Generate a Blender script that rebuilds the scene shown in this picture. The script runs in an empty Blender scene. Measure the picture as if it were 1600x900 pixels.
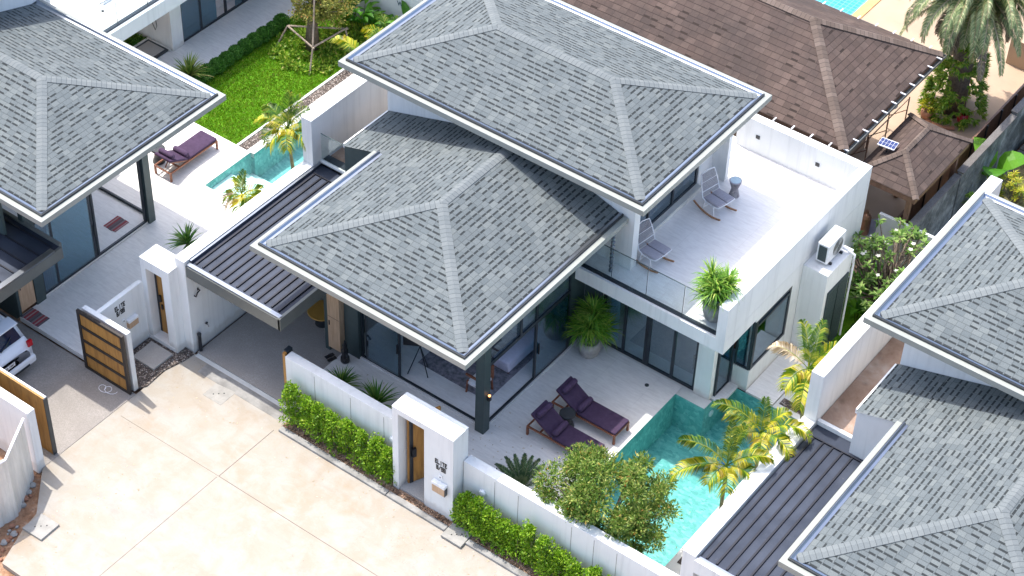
import bpy, math, random
from mathutils import Vector, Matrix
random.seed(7)
R = math.radians
scene = bpy.context.scene
COL = scene.collection

# ------------------------------------------------------------------ camera, sky, sun, exposure
cam_d = bpy.data.cameras.new("Camera")
cam = bpy.data.objects.new("Camera", cam_d)
COL.objects.link(cam)
cam_d.sensor_width = 36.0
cam_d.lens = 70.18
cam_d.clip_end = 2000
_r = Vector((0.79987298, 0.42407487, -0.42469249))      # world X,Y,Z seen in camera axes (right, down, forward)
_Mx = ((0.79987298, 0.5995151, 0.02801533), (0.42407487, -0.53153672, -0.73323203), (-0.42469249, 0.59837309, -0.67940115))
rot = Matrix(((_Mx[0][0], -_Mx[1][0], -_Mx[2][0]),
              (_Mx[0][1], -_Mx[1][1], -_Mx[2][1]),
              (_Mx[0][2], -_Mx[1][2], -_Mx[2][2])))
cam.matrix_world = Matrix.Translation((18.203, -23.651, 35.0)) @ rot.to_4x4()
scene.camera = cam

SUN_DIR = Vector((-0.40, 0.08, 1.0)).normalized()       # towards the sun
sun_el = math.asin(SUN_DIR.z)
sun_az = math.atan2(SUN_DIR.x, SUN_DIR.y)
world = bpy.data.worlds.new("World"); scene.world = world; world.use_nodes = True
wn = world.node_tree
bg = wn.nodes["Background"]
sky = wn.nodes.new("ShaderNodeTexSky")
sky.sky_type = 'NISHITA'; sky.sun_disc = False
sky.sun_elevation = sun_el; sky.sun_rotation = sun_az
sky.air_density = 1.0; sky.dust_density = 3.0; sky.ozone_density = 1.0
wn.links.new(sky.outputs[0], bg.inputs[0])
bg.inputs[1].default_value = 0.15
sd = bpy.data.lights.new("Sun", 'SUN'); sd.energy = 2.0; sd.angle = R(0.55); sd.color = (1.0, 0.96, 0.9)
so = bpy.data.objects.new("Sun", sd); COL.objects.link(so)
so.rotation_euler = SUN_DIR.to_track_quat('Z', 'Y').to_euler()
scene.view_settings.view_transform = 'Standard'
scene.view_settings.look = 'None'
scene.view_settings.exposure = 1.46
scene.view_settings.gamma = 1.0
scene.render.engine = 'CYCLES'
scene.cycles.max_bounces = 8
scene.cycles.transparent_max_bounces = 24
scene.cycles.caustics_reflective = False
scene.cycles.caustics_refractive = False

# ------------------------------------------------------------------ node helpers
class NT:
    def __init__(s, name):
        s.m = bpy.data.materials.new(name); s.m.use_nodes = True
        s.t = s.m.node_tree; s.b = s.t.nodes["Principled BSDF"]; s.out = s.t.nodes["Material Output"]
    def n(s, typ, **kw):
        nd = s.t.nodes.new(typ)
        for k, v in kw.items(): setattr(nd, k, v)
        return nd
    def put(s, sock, v):
        if isinstance(v, bpy.types.NodeSocket): s.t.links.new(v, sock)
        elif v is not None: sock.default_value = v
    def math(s, op, a, b=None, c=None, clamp=False):
        nd = s.n("ShaderNodeMath", operation=op, use_clamp=clamp)
        s.put(nd.inputs[0], a)
        if b is not None: s.put(nd.inputs[1], b)
        if c is not None: s.put(nd.inputs[2], c)
        return nd.outputs[0]
    def co(s, kind="Object"):
        return s.n("ShaderNodeTexCoord").outputs[kind]
    def noise(s, vec, scale, detail=4, rough=0.55, dist=0.0, out=0):
        nd = s.n("ShaderNodeTexNoise"); s.put(nd.inputs["Vector"], vec)
        nd.inputs["Scale"].default_value = scale; nd.inputs["Detail"].default_value = detail
        nd.inputs["Roughness"].default_value = rough; nd.inputs["Distortion"].default_value = dist
        return nd.outputs[out]
    def vor(s, vec, scale, feature='F1', out="Distance", rnd=1.0):
        nd = s.n("ShaderNodeTexVoronoi", feature=feature); s.put(nd.inputs["Vector"], vec)
        nd.inputs["Scale"].default_value = scale; nd.inputs["Randomness"].default_value = rnd
        return nd.outputs[out]
    def wn(s, vec, dim='2D', out="Value"):
        nd = s.n("ShaderNodeTexWhiteNoise", noise_dimensions=dim); s.put(nd.inputs["Vector"], vec)
        return nd.outputs[out]
    def ramp(s, f, stops, interp='LINEAR'):
        nd = s.n("ShaderNodeValToRGB"); s.put(nd.inputs[0], f); cr = nd.color_ramp; cr.interpolation = interp
        while len(cr.elements) < len(stops): cr.elements.new(0.5)
        for e, (p, c) in zip(cr.elements, stops):
            e.position = p; e.color = (c[0], c[1], c[2], 1) if hasattr(c, '__len__') else (c, c, c, 1)
        return nd.outputs[0]
    def mix(s, f, a, b, mode='MIX'):
        nd = s.n("ShaderNodeMix", data_type='RGBA', blend_type=mode)
        s.put(nd.inputs[0], f)
        for sk, v in ((nd.inputs[6], a), (nd.inputs[7], b)):
            if isinstance(v, bpy.types.NodeSocket): s.t.links.new(v, sk)
            else: sk.default_value = (v[0], v[1], v[2], 1) if hasattr(v, '__len__') else (v, v, v, 1)
        return nd.outputs[2]
    def sep(s, v):
        nd = s.n("ShaderNodeSeparateXYZ"); s.put(nd.inputs[0], v); return nd.outputs
    def comb(s, x=0.0, y=0.0, z=0.0):
        nd = s.n("ShaderNodeCombineXYZ")
        for i, v in enumerate((x, y, z)): s.put(nd.inputs[i], v)
        return nd.outputs[0]
    def mapping(s, vec, scale=(1, 1, 1), rot=(0, 0, 0)):
        nd = s.n("ShaderNodeMapping"); s.put(nd.inputs[0], vec)
        nd.inputs["Scale"].default_value = scale; nd.inputs["Rotation"].default_value = rot
        return nd.outputs[0]
    def bump(s, h, strength=0.3, dist=0.02):
        nd = s.n("ShaderNodeBump"); nd.inputs["Strength"].default_value = strength; nd.inputs["Distance"].default_value = dist
        s.put(nd.inputs["Height"], h); s.t.links.new(nd.outputs[0], s.b.inputs["Normal"]); return nd
    def base(s, c, rough=0.6, metal=0.0, spec=0.5):
        i = s.b.inputs["Base Color"]
        if isinstance(c, bpy.types.NodeSocket): s.t.links.new(c, i)
        else: i.default_value = (c[0], c[1], c[2], 1)
        s.put(s.b.inputs["Roughness"], rough); s.b.inputs["Metallic"].default_value = metal
        s.b.inputs["Specular IOR Level"].default_value = spec
        return s.m

def plain(name, c, rough=0.5, metal=0.0, var=0.12, scale=6.0, bump=0.0, spec=0.5):
    t = NT(name); co = t.co()
    n = t.noise(co, scale, 5, 0.6)
    lo = [x * (1 - var) for x in c]; hi = [min(1, x * (1 + var)) for x in c]
    m = t.base(t.ramp(n, [(0.3, lo), (0.7, hi)]), rough, metal, spec)
    if bump: t.bump(t.noise(co, scale * 12, 3), bump, 0.01)
    return m

def shingle(name, cols, row=0.138, cell=0.20, dash=0.60, dark=0.28, grime=None, line_k=.5):
    t = NT(name); uv = t.co("UV"); x, y, _ = t.sep(uv)
    rv = t.math('DIVIDE', y, row); r = t.math('FLOOR', rv); fv = t.math('FRACT', rv)
    off = t.wn(t.comb(r, 3.7, 0.0))
    warp = t.math('MULTIPLY', t.noise(t.comb(t.math('MULTIPLY', x, 1.0), t.math('MULTIPLY', r, 7.31), 0.0), 2.3, 2), 0.9)
    uu = t.math('ADD', t.math('ADD', t.math('DIVIDE', x, cell), t.math('MULTIPLY', off, 9.0)), warp)
    c = t.math('FLOOR', uu); fu = t.math('FRACT', uu)
    rnd = t.wn(t.comb(c, r, 0.0)); rnd2 = t.wn(t.comb(t.math('ADD', c, 31.3), t.math('ADD', r, 11.7), 0.0))
    tone = t.ramp(rnd, [(0.0, cols[0]), (0.35, cols[1]), (0.7, cols[2]), (1.0, cols[3])])
    gran = t.noise(uv, 55, 3, 0.7); tone = t.mix(0.55, tone, t.ramp(gran, [(0.25, 0.45), (0.75, 1.5)]), 'MULTIPLY')
    big = t.noise(uv, 0.8, 4, 0.6); tone = t.mix(0.5, tone, t.ramp(big, [(0.25, 0.86), (0.75, 1.12)]), 'MULTIPLY')
    if grime:
        g = t.ramp(t.noise(uv, 0.45, 6, 0.7), [(0.42, 0.0), (0.62, 1.0)])
        tone = t.mix(t.math('MULTIPLY', g, 0.65), tone, grime)
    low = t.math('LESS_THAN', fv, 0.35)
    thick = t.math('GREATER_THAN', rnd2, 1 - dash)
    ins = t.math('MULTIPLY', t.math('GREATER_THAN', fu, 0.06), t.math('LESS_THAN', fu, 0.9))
    d1 = t.math('MULTIPLY', t.math('MULTIPLY', low, thick), ins)  # colour band: printed dark granules plus painted shade under thick tab edges
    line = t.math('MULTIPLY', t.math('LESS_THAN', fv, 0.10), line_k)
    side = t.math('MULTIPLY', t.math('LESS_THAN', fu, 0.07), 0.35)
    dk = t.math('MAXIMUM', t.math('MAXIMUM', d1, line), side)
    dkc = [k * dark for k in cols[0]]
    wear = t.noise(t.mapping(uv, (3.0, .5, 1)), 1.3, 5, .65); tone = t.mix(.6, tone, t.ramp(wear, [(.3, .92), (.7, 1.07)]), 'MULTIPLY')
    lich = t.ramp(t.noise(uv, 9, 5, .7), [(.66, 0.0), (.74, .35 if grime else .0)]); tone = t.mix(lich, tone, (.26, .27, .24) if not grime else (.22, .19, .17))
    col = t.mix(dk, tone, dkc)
    m = t.base(col, 0.9, 0, 0.25)
    h = t.math('SUBTRACT', t.math('MULTIPLY', gran, 0.3), dk)
    t.bump(h, 0.55, 0.02)
    return m

def ridge_mat(name, cols, seg=0.2):
    t = NT(name); uv = t.co("UV"); x, y, _ = t.sep(uv)
    ru = t.math('DIVIDE', x, seg); r = t.math('FLOOR', ru); f = t.math('FRACT', ru)
    tone = t.ramp(t.wn(t.comb(r, 1.3, 0.0)), [(0, cols[0]), (0.5, cols[1]), (1, cols[2])])
    tone = t.mix(0.5, tone, t.ramp(t.noise(uv, 50, 3, 0.7), [(0.25, 0.6), (0.75, 1.35)]), 'MULTIPLY')
    ln = t.math('LESS_THAN', f, 0.09)
    col = t.mix(t.math('MULTIPLY', ln, 0.75), tone, [k * 0.4 for k in cols[0]])
    m = t.base(col, 0.9, 0, 0.25); t.bump(t.math('SUBTRACT', 1.0, ln), 0.5, 0.02); return m

M = {}
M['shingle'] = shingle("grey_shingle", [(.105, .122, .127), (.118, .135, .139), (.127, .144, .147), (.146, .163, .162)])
M['ridge'] = ridge_mat("grey_ridge_cap", [(.142, .159, .163), (.153, .170, .173), (.167, .183, .184)], .12)
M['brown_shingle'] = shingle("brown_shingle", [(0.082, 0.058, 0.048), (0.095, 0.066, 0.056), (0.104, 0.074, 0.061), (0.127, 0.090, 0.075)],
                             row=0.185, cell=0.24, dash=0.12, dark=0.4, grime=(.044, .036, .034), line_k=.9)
M['brown_ridge'] = ridge_mat("brown_ridge_cap", [(.108, .081, .066), (.135, .102, .084), (.167, .129, .108)], 0.13)

def stucco():
    t = NT("white_stucco"); co = t.co()
    n = t.noise(co, 1.1, 6, 0.6); st = t.noise(t.mapping(co, (7, 7, 0.45)), 1.0, 5, 0.6)
    col = t.ramp(n, [(0.25, (.68, .69, .68)), (0.75, (.77, .775, .765))])
    col = t.mix(0.75, col, t.ramp(st, [(0.22, 0.80), (0.5, 1.0)]), 'MULTIPLY')
    bx, by, bz = t.sep(co); splash = t.math('MULTIPLY', t.ramp(t.math('ADD', bz, t.math('MULTIPLY', t.noise(co, 5, 4), -.35)), [(0.0, .55), (.16, 0.0)]), .8)
    col = t.mix(splash, col, (.42, .37, .31))
    m = t.base(col, 0.75, 0, 0.3); t.bump(t.noise(co, 90, 4, 0.6), 0.25, 0.008); return m
M['stucco'] = stucco()
def captop():
    t = NT("white_cap_plaster"); co = t.co()
    n = t.noise(co, 2.6, 7, 0.7, 0.6)
    col = t.ramp(n, [(0.3, (.66, .66, .65)), (0.5, (.83, .83, .82)), (0.7, (.86, .86, .85))])
    m = t.base(col, 0.7, 0, 0.3); t.bump(t.noise(co, 60, 4), 0.2, 0.008); return m
M['cap'] = captop()
M['stucco_grey'] = plain("pale_grey_render", (.62, .64, .64), 0.75, 0, .06, 2)
M['fascia'] = plain("pale_fascia_board", (.27, .285, .26), 0.55, 0, .06, 3)
M['metal_bright'] = plain("bright_gutter_metal", (.33, .36, .41), 0.30, 1.0, .06, 2)
M['dark_lip'] = plain("dark_gutter_lip", (.045, .05, .055), 0.4, 0.3)
M['charcoal'] = plain("charcoal_frame", (.035, .045, .055), 0.35, 0.4, .1, 4)
M['darkgreen'] = plain("dark_green_grey_paint", (.045, .068, .068), 0.5, 0, .12, 5)
M['fascia_grey'] = plain("grey_metal_fascia", (.16, .17, .16), 0.4, 0.4, .1, 3)
def seam_metal():
    t = NT("dark_sheet_metal"); co = t.co()
    n = t.noise(co, 1.2, 6, 0.6, .5); n2 = t.noise(co, 14, 5, .7)
    col = t.ramp(n, [(0.3, (.019, .026, .042)), (0.7, (.035, .046, .072))])
    col = t.mix(t.ramp(n2, [(0.62, 0.0), (0.8, 0.4)]), col, (.19, .18, .18))
    m = t.base(col, t.ramp(n, [(0.3, .34), (0.7, .55)]), 0.35, .5); t.bump(t.noise(co, 2.0, 2), .25, .02); return m
M['seam'] = seam_metal()
M['seam_rib'] = plain("dark_rib_metal", (.012, .013, .02), 0.4, 0.2)

def road():
    t = NT("pale_concrete_road"); co = t.co()
    n = t.noise(co, 0.55, 8, 0.62, 0.8); n2 = t.noise(co, 1.6, 8, 0.68, 0.4); n3 = t.noise(co, 26, 4, 0.7)
    col = t.ramp(n, [(0.30, (0.334, 0.263, 0.190)), (0.43, (0.334, 0.287, 0.229)), (0.6, (0.343, 0.307, 0.255)), (0.72, (0.296, 0.280, 0.252))])
    col = t.mix(t.ramp(n2, [(0.42, 0.0), (0.62, 0.75)]), col, (.37, .35, .315))
    col = t.mix(t.ramp(t.noise(t.mapping(co, (1, 3, 1), (0, 0, .6)), 1.1, 8, .7), [(0.56, 0.0), (0.72, 0.5)]), col, (.30, .245, .19))
    col = t.mix(0.25, col, t.ramp(n3, [(0.3, .8), (0.7, 1.1)]), 'MULTIPLY')
    sp = t.math('LESS_THAN', t.vor(co, 2.4), 0.022)
    col = t.mix(t.math('MULTIPLY', sp, 0.8), col, (.12, .1, .09))
    xx, yy, zz = t.sep(t.mapping(co, (1, 1, 1), (0, 0, .25)))
    wv = t.math('ADD', yy, t.math('MULTIPLY', t.noise(co, .35, 3), 1.6))
    tr1 = t.ramp(t.math('ABSOLUTE', t.math('SUBTRACT', t.math('FRACT', t.math('DIVIDE', wv, 1.75)), .5)), [(0.0, .35), (.07, .3), (.12, 0.0)])
    trm = t.math('MULTIPLY', tr1, t.ramp(t.noise(t.mapping(co, (.6, 5, 1)), 1.5, 5, .7), [(.45, 0.0), (.65, .8)]))
    col = t.mix(trm, col, (.27, .235, .20))
    ck = t.n("ShaderNodeTexVoronoi", feature='DISTANCE_TO_EDGE'); t.put(ck.inputs["Vector"], t.noise(co, 1.2, 4, .6, 0, 1)); ck.inputs["Scale"].default_value = 2.2
    crk = t.math('MULTIPLY', t.math('LESS_THAN', ck.outputs["Distance"], .004), t.ramp(t.noise(co, .3, 2), [(.5, 0.0), (.6, .5)]))
    col = t.mix(crk, col, (.2, .16, .13))
    sp2 = t.math('LESS_THAN', t.vor(co, 7.0), 0.035)
    col = t.mix(t.math('MULTIPLY', sp2, 0.35), col, (.25, .22, .2))
    m = t.base(col, 0.85, 0, 0.25); t.bump(t.math('ADD', n3, n2), 0.2, 0.01); return m
M['road'] = road()
M['curb'] = plain("weathered_curb_concrete", (.255, .246, .229), 0.9, 0, .38, 2.2, .4)
M['lid'] = plain("concrete_lid", (.308, .295, .268), 0.9, 0, .18, 4, .3)
M['joint'] = plain("road_joint", (.16, .13, .11), 0.9)
def aggregate(name, a, b, dk):
    t = NT(name); co = t.co()
    n = t.noise(co, 38, 4, 0.8); n2 = t.noise(co, 0.9, 6, 0.65, .5)
    col = t.ramp(n, [(0.3, a), (0.55, b), (0.75, [min(1, x * 1.35) for x in b])])
    col = t.mix(t.ramp(n2, [(0.35, 0.6), (0.65, 0.0)]), col, dk, 'MIX')
    m = t.base(col, 0.88, 0, .25); t.bump(n, 0.4, 0.01); return m
M['aggregate'] = aggregate("exposed_aggregate", (.26, .235, .21), (.38, .35, .32), (.29, .265, .24))
M['aggregate_l'] = aggregate("exposed_aggregate_left", (.20, .18, .16), (.31, .285, .26), (.22, .20, .18))
M['stepslab'] = aggregate("wash_stone_slab", (.30, .29, .27), (.42, .40, .37), (.34, .32, .3))
def patio(name, c1, c2, tile=(1.2, .6)):
    t = NT(name); co = t.co(); x, y, z = t.sep(co)
    st = t.noise(t.mapping(co, (2.0, 9.0, 1), (0, 0, .12)), 1.6, 7, 0.7, .3)
    col = t.ramp(st, [(0.3, c1), (0.6, c2)])
    fx = t.math('FRACT', t.math('DIVIDE', x, tile[0])); fy = t.math('FRACT', t.math('DIVIDE', y, tile[1]))
    ln = t.math('MAXIMUM', t.math('LESS_THAN', fx, .008), t.math('LESS_THAN', fy, .014))
    col = t.mix(t.math('MULTIPLY', ln, .22), col, [k * .6 for k in c1])
    return t.base(col, 0.6, 0, .35)
M['patio'] = patio("pale_patio_tile", (.64, .62, .595), (.77, .75, .72))
M['terrace_floor'] = patio("white_terrace_tile", (.66, .64, .625), (.78, .765, .745))
M['coping'] = plain("stone_coping", (.60, .60, .57), 0.6, 0, .1, 3)
M['floor_in'] = patio("interior_floor_tile", (.64, .63, .62), (.75, .74, .73), (1.2, 1.2))
def pooltile():
    t = NT("green_pool_stone"); co = t.co()
    v = t.vor(t.mapping(co, (1, 1.6, 1), (0, 0, .5)), 10.0, out="Color"); vs = t.sep(v)[0]
    n = t.noise(co, 1.0, 5, .6)
    col = t.ramp(vs, [(0.0, (.09, .33, .31)), (0.45, (.13, .41, .385)), (0.8, (.165, .46, .43)), (1.0, (.23, .54, .50))])
    col = t.mix(.5, col, t.ramp(n, [(0.3, .86), (.7, 1.1)]), 'MULTIPLY')
    fl = t.ramp(t.noise(t.mapping(co, (9, 20, 14), (0, 0, .8)), 1.0, 3, .6), [(0.62, 0.0), (0.68, 0.6)])
    col = t.mix(fl, col, (.03, .17, .17))
    return t.base(col, .5)
M['pooltile'] = pooltile()
M['poolstep'] = plain("pale_pool_step", (.62, .80, .76), .5, 0, .1, 8)
def schlick(t, f0, nrm=None):
    lw = t.n("ShaderNodeLayerWeight"); lw.inputs[0].default_value = .5
    if nrm is not None: t.t.links.new(nrm, lw.inputs[1])
    return t.math('MULTIPLY_ADD', t.math('POWER', lw.outputs["Facing"], 4.0), 1 - f0, f0)
def water():
    t = NT("pool_water"); co = t.co()
    bmp = t.n("ShaderNodeBump"); bmp.inputs["Strength"].default_value = .25; bmp.inputs["Distance"].default_value = .02
    t.put(bmp.inputs["Height"], t.math('ADD', t.noise(co, 5, 4, .6, .6), t.math('MULTIPLY', t.noise(co, 1.3, 2), 2.0))); t.t.links.new(bmp.outputs[0], t.n("ShaderNodeFresnel").inputs[1])
    fr = schlick(t, .02, bmp.outputs[0])
    tr = t.n("ShaderNodeBsdfTransparent"); tr.inputs[0].default_value = (.86, .975, .97, 1)
    gl = t.n("ShaderNodeBsdfGlossy"); gl.inputs["Roughness"].default_value = .04; t.t.links.new(bmp.outputs[0], gl.inputs["Normal"])
    mx = t.n("ShaderNodeMixShader"); t.t.links.new(fr, mx.inputs[0]); t.t.links.new(tr.outputs[0], mx.inputs[1]); t.t.links.new(gl.outputs[0], mx.inputs[2])
    t.t.links.new(mx.outputs[0], t.out.inputs[0]); return t.m
M['water'] = water()
def glass(name, tint, ior=1.9, rough=.01):
    t = NT(name); fr = schlick(t, ((ior - 1) / (ior + 1)) ** 2)
    tr = t.n("ShaderNodeBsdfTransparent"); tr.inputs[0].default_value = (*tint, 1)
    gl = t.n("ShaderNodeBsdfGlossy"); gl.inputs["Roughness"].default_value = rough
    gl.inputs[0].default_value = (.82, .93, 1, 1)
    mx = t.n("ShaderNodeMixShader"); t.t.links.new(fr, mx.inputs[0]); t.t.links.new(tr.outputs[0], mx.inputs[1]); t.t.links.new(gl.outputs[0], mx.inputs[2])
    t.t.links.new(mx.outputs[0], t.out.inputs[0]); return t.m
M['glass'] = glass("tinted_window_glass", (.26, .50, .60), 2.6)
M['glass_clear'] = glass("clear_railing_glass", (.90, .94, .94), 1.35)
M['glass_soft'] = glass("clearer_door_glass", (.80, .88, .90), 2.2)
M['glass_edge'] = plain("glass_edge", (.06, .09, .09), .2)
def wood(name, a, b, sc=(1, 1, 14), rough=.5):
    t = NT(name); co = t.co()
    n = t.noise(t.mapping(co, sc), 1.4, 6, .65, .4)
    m = t.base(t.ramp(n, [(0.3, a), (0.5, b), (0.72, [min(1, k * 1.25) for k in b])]), rough); return m
M['gatewood'] = wood("orange_gate_timber", (.225, .095, .020), (.369, .180, .041), (9, 9, 1))
M['cabwood'] = wood("light_oak_panel", (.42, .26, .15), (.50, .335, .21), (14, 14, 1.2))
M['frame_wood'] = wood("reddish_teak", (.14, .045, .02), (.24, .085, .04), (1, 8, 8))
M['rocker_wood'] = wood("teak_rocker", (.26, .12, .05), (.38, .19, .09), (3, 8, 8))
M['brownfence'] = wood("brown_painted_board", (.13, .07, .04), (.20, .11, .07), (4, 4, 1))
M['purple'] = plain("purple_cushion_fabric", (.062, .038, .074), .85, 0, .18, 9, .4, .2)
M['purple_bolster'] = plain("purple_bolster_fabric", (.074, .046, .088), .85, 0, .18, 12, .4, .2)  # bolster fabric, slightly lighter purple than the cushions
M['black'] = plain("black_plastic", (.012, .014, .018), .35)
M['whitemetal'] = plain("white_powder_coat", (.78, .78, .8), .35)
M['grey_rope'] = plain("grey_woven_rope", (.30, .29, .31), .8, 0, .2, 40)
M['grey_cushion'] = plain("grey_cushion", (.36, .34, .38), .9, 0, .1, 20, .3)
M['lav_fabric'] = plain("pale_ottoman_fabric", (.62, .60, .72), .9, 0, .08, 12, .3)
M['pot'] = plain("aged_grey_pot", (.36, .34, .32), .8, 0, .28, 5, .5)
M['terracotta'] = plain("red_glazed_pot", (.42, .02, .03), .3)
M['clay'] = plain("clay_pot", (.30, .14, .08), .8)
M['bark'] = plain("bark", (.17, .13, .10), .9, 0, .35, 14, .8)
M['palmbark'] = plain("palm_trunk_green", (.20, .19, .09), .8, 0, .3, 20, .5)
M['bamboo'] = plain("weathered_pole", (.30, .24, .19), .8, 0, .3, 9)
M['darkgrey_wall'] = plain('tmp', (.1, .1, .1))
M['oldkerb'] = aggregate("old_kerb", (.10, .09, .085), (.19, .18, .17), (.08, .07, .06))
M['yard'] = plain("cream_painted_yard", (.391, .285, .196), .8, 0, .12, .8, .1)
M['yard_tan'] = plain("tan_low_wall", (.42, .31, .21), .8, 0, .15, 1)
M['text'] = plain("black_letter", (.012, .012, .014), .4)
M['text_grey'] = plain("blue_grey_letter", (.07, .11, .14), .5)
M['red'] = plain("red_lens", (.45, .01, .02), .15)
M['carpaint'] = plain("white_car_paint", (.74, .75, .78), .12, 0, .02, 3, 0, .7)
M['carglass'] = glass("car_glass", (.06, .08, .13), 1.9)
M['tyre'] = plain("tyre_rubber", (.02, .02, .022), .8)
M['solar'] = plain("solar_cells", (.03, .045, .14), .15, 0, .1, 5)
M['blueplastic'] = plain("blue_plastic", (.05, .22, .5), .5)
M['curtain'] = plain("pale_blue_curtain", (.42, .62, .78), .8, 0, .08, 6)
M['darkgrid'] = plain("dark_slate_cabinet_mesh", (.03, .05, .055), .5, 0, .2, 40, .6)
M['rug'] = plain("mottled_grey_rug", (.24, .23, .26), .95, 0, .55, 9, .6)
M['rug_pale'] = plain("pale_grey_rug", (.30, .33, .37), .95, 0, .12, 14, .5)
M['ochre'] = plain("ochre_round_top", (.50, .27, .05), .6, 0, .1, 5)
M['white_box'] = plain("white_enamel", (.75, .76, .77), .3)
M['zinc'] = wood("cream_corrugated_sheet", (.55, .52, .46), (.64, .61, .55), (3, 3, .5), .45)
def matstripe():
    t = NT("striped_mat_weave"); co = t.co(); x, y, z = t.sep(co)
    f = t.math('FRACT', t.math('MULTIPLY', x, 3.1))
    col = t.ramp(f, [(0, (.10, .08, .09)), (.16, (.20, .17, .18)), (.3, (.27, .05, .06)), (.5, (.32, .24, .24)), (.62, (.27, .045, .055)), (.8, (.13, .10, .11))], 'CONSTANT')
    col = t.mix(.5, col, t.ramp(t.noise(co, 60, 3, .7), [(.3, .6), (.7, 1.3)]), 'MULTIPLY')
    return t.base(col, .95)
M['mat'] = matstripe()
def soil(name, cols, sc=5.0, b=.8):
    t = NT(name); co = t.co()
    n = t.noise(co, sc, 8, .7, .3); n2 = t.vor(co, sc * 3.2)
    col = t.ramp(n, [(0.28, cols[0]), (0.5, cols[1]), (0.7, cols[2])])
    col = t.mix(.5, col, t.ramp(n2, [(0.0, .5), (.35, 1.1)]), 'MULTIPLY')
    m = t.base(col, .95, 0, .2); t.bump(t.math('ADD', n, n2), b, .05); return m
M['soil'] = soil("brown_soil", [(.20, .12, .075), (.34, .22, .145), (.48, .34, .24)])
M['soil_red'] = soil("reddish_building_soil", [(.15, .075, .04), (.30, .17, .10), (.46, .33, .24)], 2.5)
M['darkgrey_wall'] = soil("mossy_old_concrete", [(.035, .037, .04), (.13, .14, .14), (.30, .31, .31)], 1.9, .4)
M['scrub'] = soil("dry_scrub_ground", [(.06, .07, .02), (.13, .12, .05), (.25, .19, .11)], 2.0)
M['dirtroof'] = soil("stained_roof_screed", [(.22, .14, .10), (.32, .23, .18), (.42, .36, .32)], 1.0, .15)
def gravel():
    t = NT("mixed_pebbles"); co = t.co()
    v = t.vor(co, 26, out="Color"); vs = t.sep(v)[0]; d = t.vor(co, 26)
    col = t.ramp(vs, [(0, (.06, .045, .04)), (.4, (.16, .12, .10)), (.7, (.32, .26, .22)), (1, (.55, .50, .46))])
    col = t.mix(t.ramp(d, [(.25, 0.0), (.6, .8)]), col, (.03, .024, .02))
    m = t.base(col, .8); t.bump(t.math('SUBTRACT', 1.0, d), .9, .03); return m
M['gravel'] = gravel()
def turf():
    t = NT("turf_base"); co = t.co(); n = t.noise(co, 2.2, 7, .7); n2 = t.noise(co, 30, 4, .8)
    col = t.ramp(n, [(.3, (.06, .18, .005)), (.55, (.11, .28, .01)), (.75, (.20, .29, .03))])
    col = t.mix(.7, col, t.ramp(n2, [(.25, .35), (.7, 1.4)]), 'MULTIPLY')
    m = t.base(col, .9, 0, .2); t.bump(n2, .8, .05); return m
M['turf'] = turf()
def leaf(name, stops, transl=.35, rough=.45):
    t = NT(name)
    g = t.n("ShaderNodeNewGeometry").outputs["Random Per Island"]
    col = t.ramp(g, stops)
    n = t.noise(t.co(), 1.8, 3, .6); col = t.mix(.5, col, t.ramp(n, [(.3, .7), (.7, 1.3)]), 'MULTIPLY')
    t.base(col, rough, 0, .4)
    tl = t.n("ShaderNodeBsdfTranslucent"); t.t.links.new(col, tl.inputs[0])
    mx = t.n("ShaderNodeMixShader"); mx.inputs[0].default_value = transl
    t.t.links.new(t.b.outputs[0], mx.inputs[1]); t.t.links.new(tl.outputs[0], mx.inputs[2]); t.t.links.new(mx.outputs[0], t.out.inputs[0])
    return t.m
M['hedge'] = leaf("bright_hedge_leaf", [(0, (.10, .22, .01)), (.5, (.19, .37, .015)), (.85, (.32, .50, .03)), (1, (.45, .55, .06))])
M['ball'] = leaf("dark_topiary_leaf", [(0, (.04, .14, .018)), (.6, (.08, .24, .03)), (1, (.14, .32, .05))], .25)
M['olive'] = leaf("olive_green_leaf", [(0, (.055, .13, .015)), (.35, (.13, .24, .035)), (.75, (.28, .38, .07)), (.97, (.48, .48, .14)), (1, (.55, .25, .04))])
M['dusty'] = leaf("yellowish_tree_leaf", [(0, (.12, .15, .03)), (.5, (.27, .29, .06)), (.85, (.45, .43, .10)), (1, (.50, .26, .08))])
M['areca'] = leaf("yellow_green_palm_leaf", [(0, (.07, .17, .008)), (.25, (.20, .30, .012)), (.6, (.46, .44, .02)), (.9, (.62, .53, .05)), (1, (.55, .42, .2))], .3)
M['areca_green'] = leaf("green_palm_leaf", [(0, (.035, .10, .01)), (.5, (.08, .18, .015)), (.85, (.24, .31, .03)), (1, (.5, .44, .06))], .3)
M['areca_dry'] = leaf("dry_palm_leaf", [(0, (.30, .22, .12)), (.6, (.50, .40, .25)), (1, (.60, .52, .40))], .2)
M['date'] = leaf("grey_green_date_leaf", [(0, (.12, .18, .07)), (.4, (.24, .30, .12)), (.8, (.40, .42, .20)), (1, (.58, .54, .30))], .2)
M['date_old'] = leaf("brown_date_leaf", [(0, (.10, .08, .05)), (.6, (.21, .17, .12)), (1, (.34, .29, .21))], .2)
M['spiky'] = leaf("dark_blade_leaf", [(0, (.03, .12, .015)), (.6, (.08, .22, .03)), (1, (.26, .38, .07))], .25)
M['spikylight'] = leaf("striped_blade_leaf", [(0, (.05, .13, .015)), (.5, (.17, .28, .04)), (.85, (.36, .42, .09)), (1, (.45, .30, .16))], .3)
M['spikymid'] = leaf("fresh_blade_leaf", [(0, (.05, .17, .015)), (.5, (.15, .34, .03)), (.85, (.32, .48, .06)), (1, (.48, .54, .14))], .3)
M['cycad'] = leaf("dull_cycad_leaf", [(0, (.04, .09, .04)), (.6, (.10, .17, .07)), (1, (.24, .28, .14))], .2)
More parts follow.
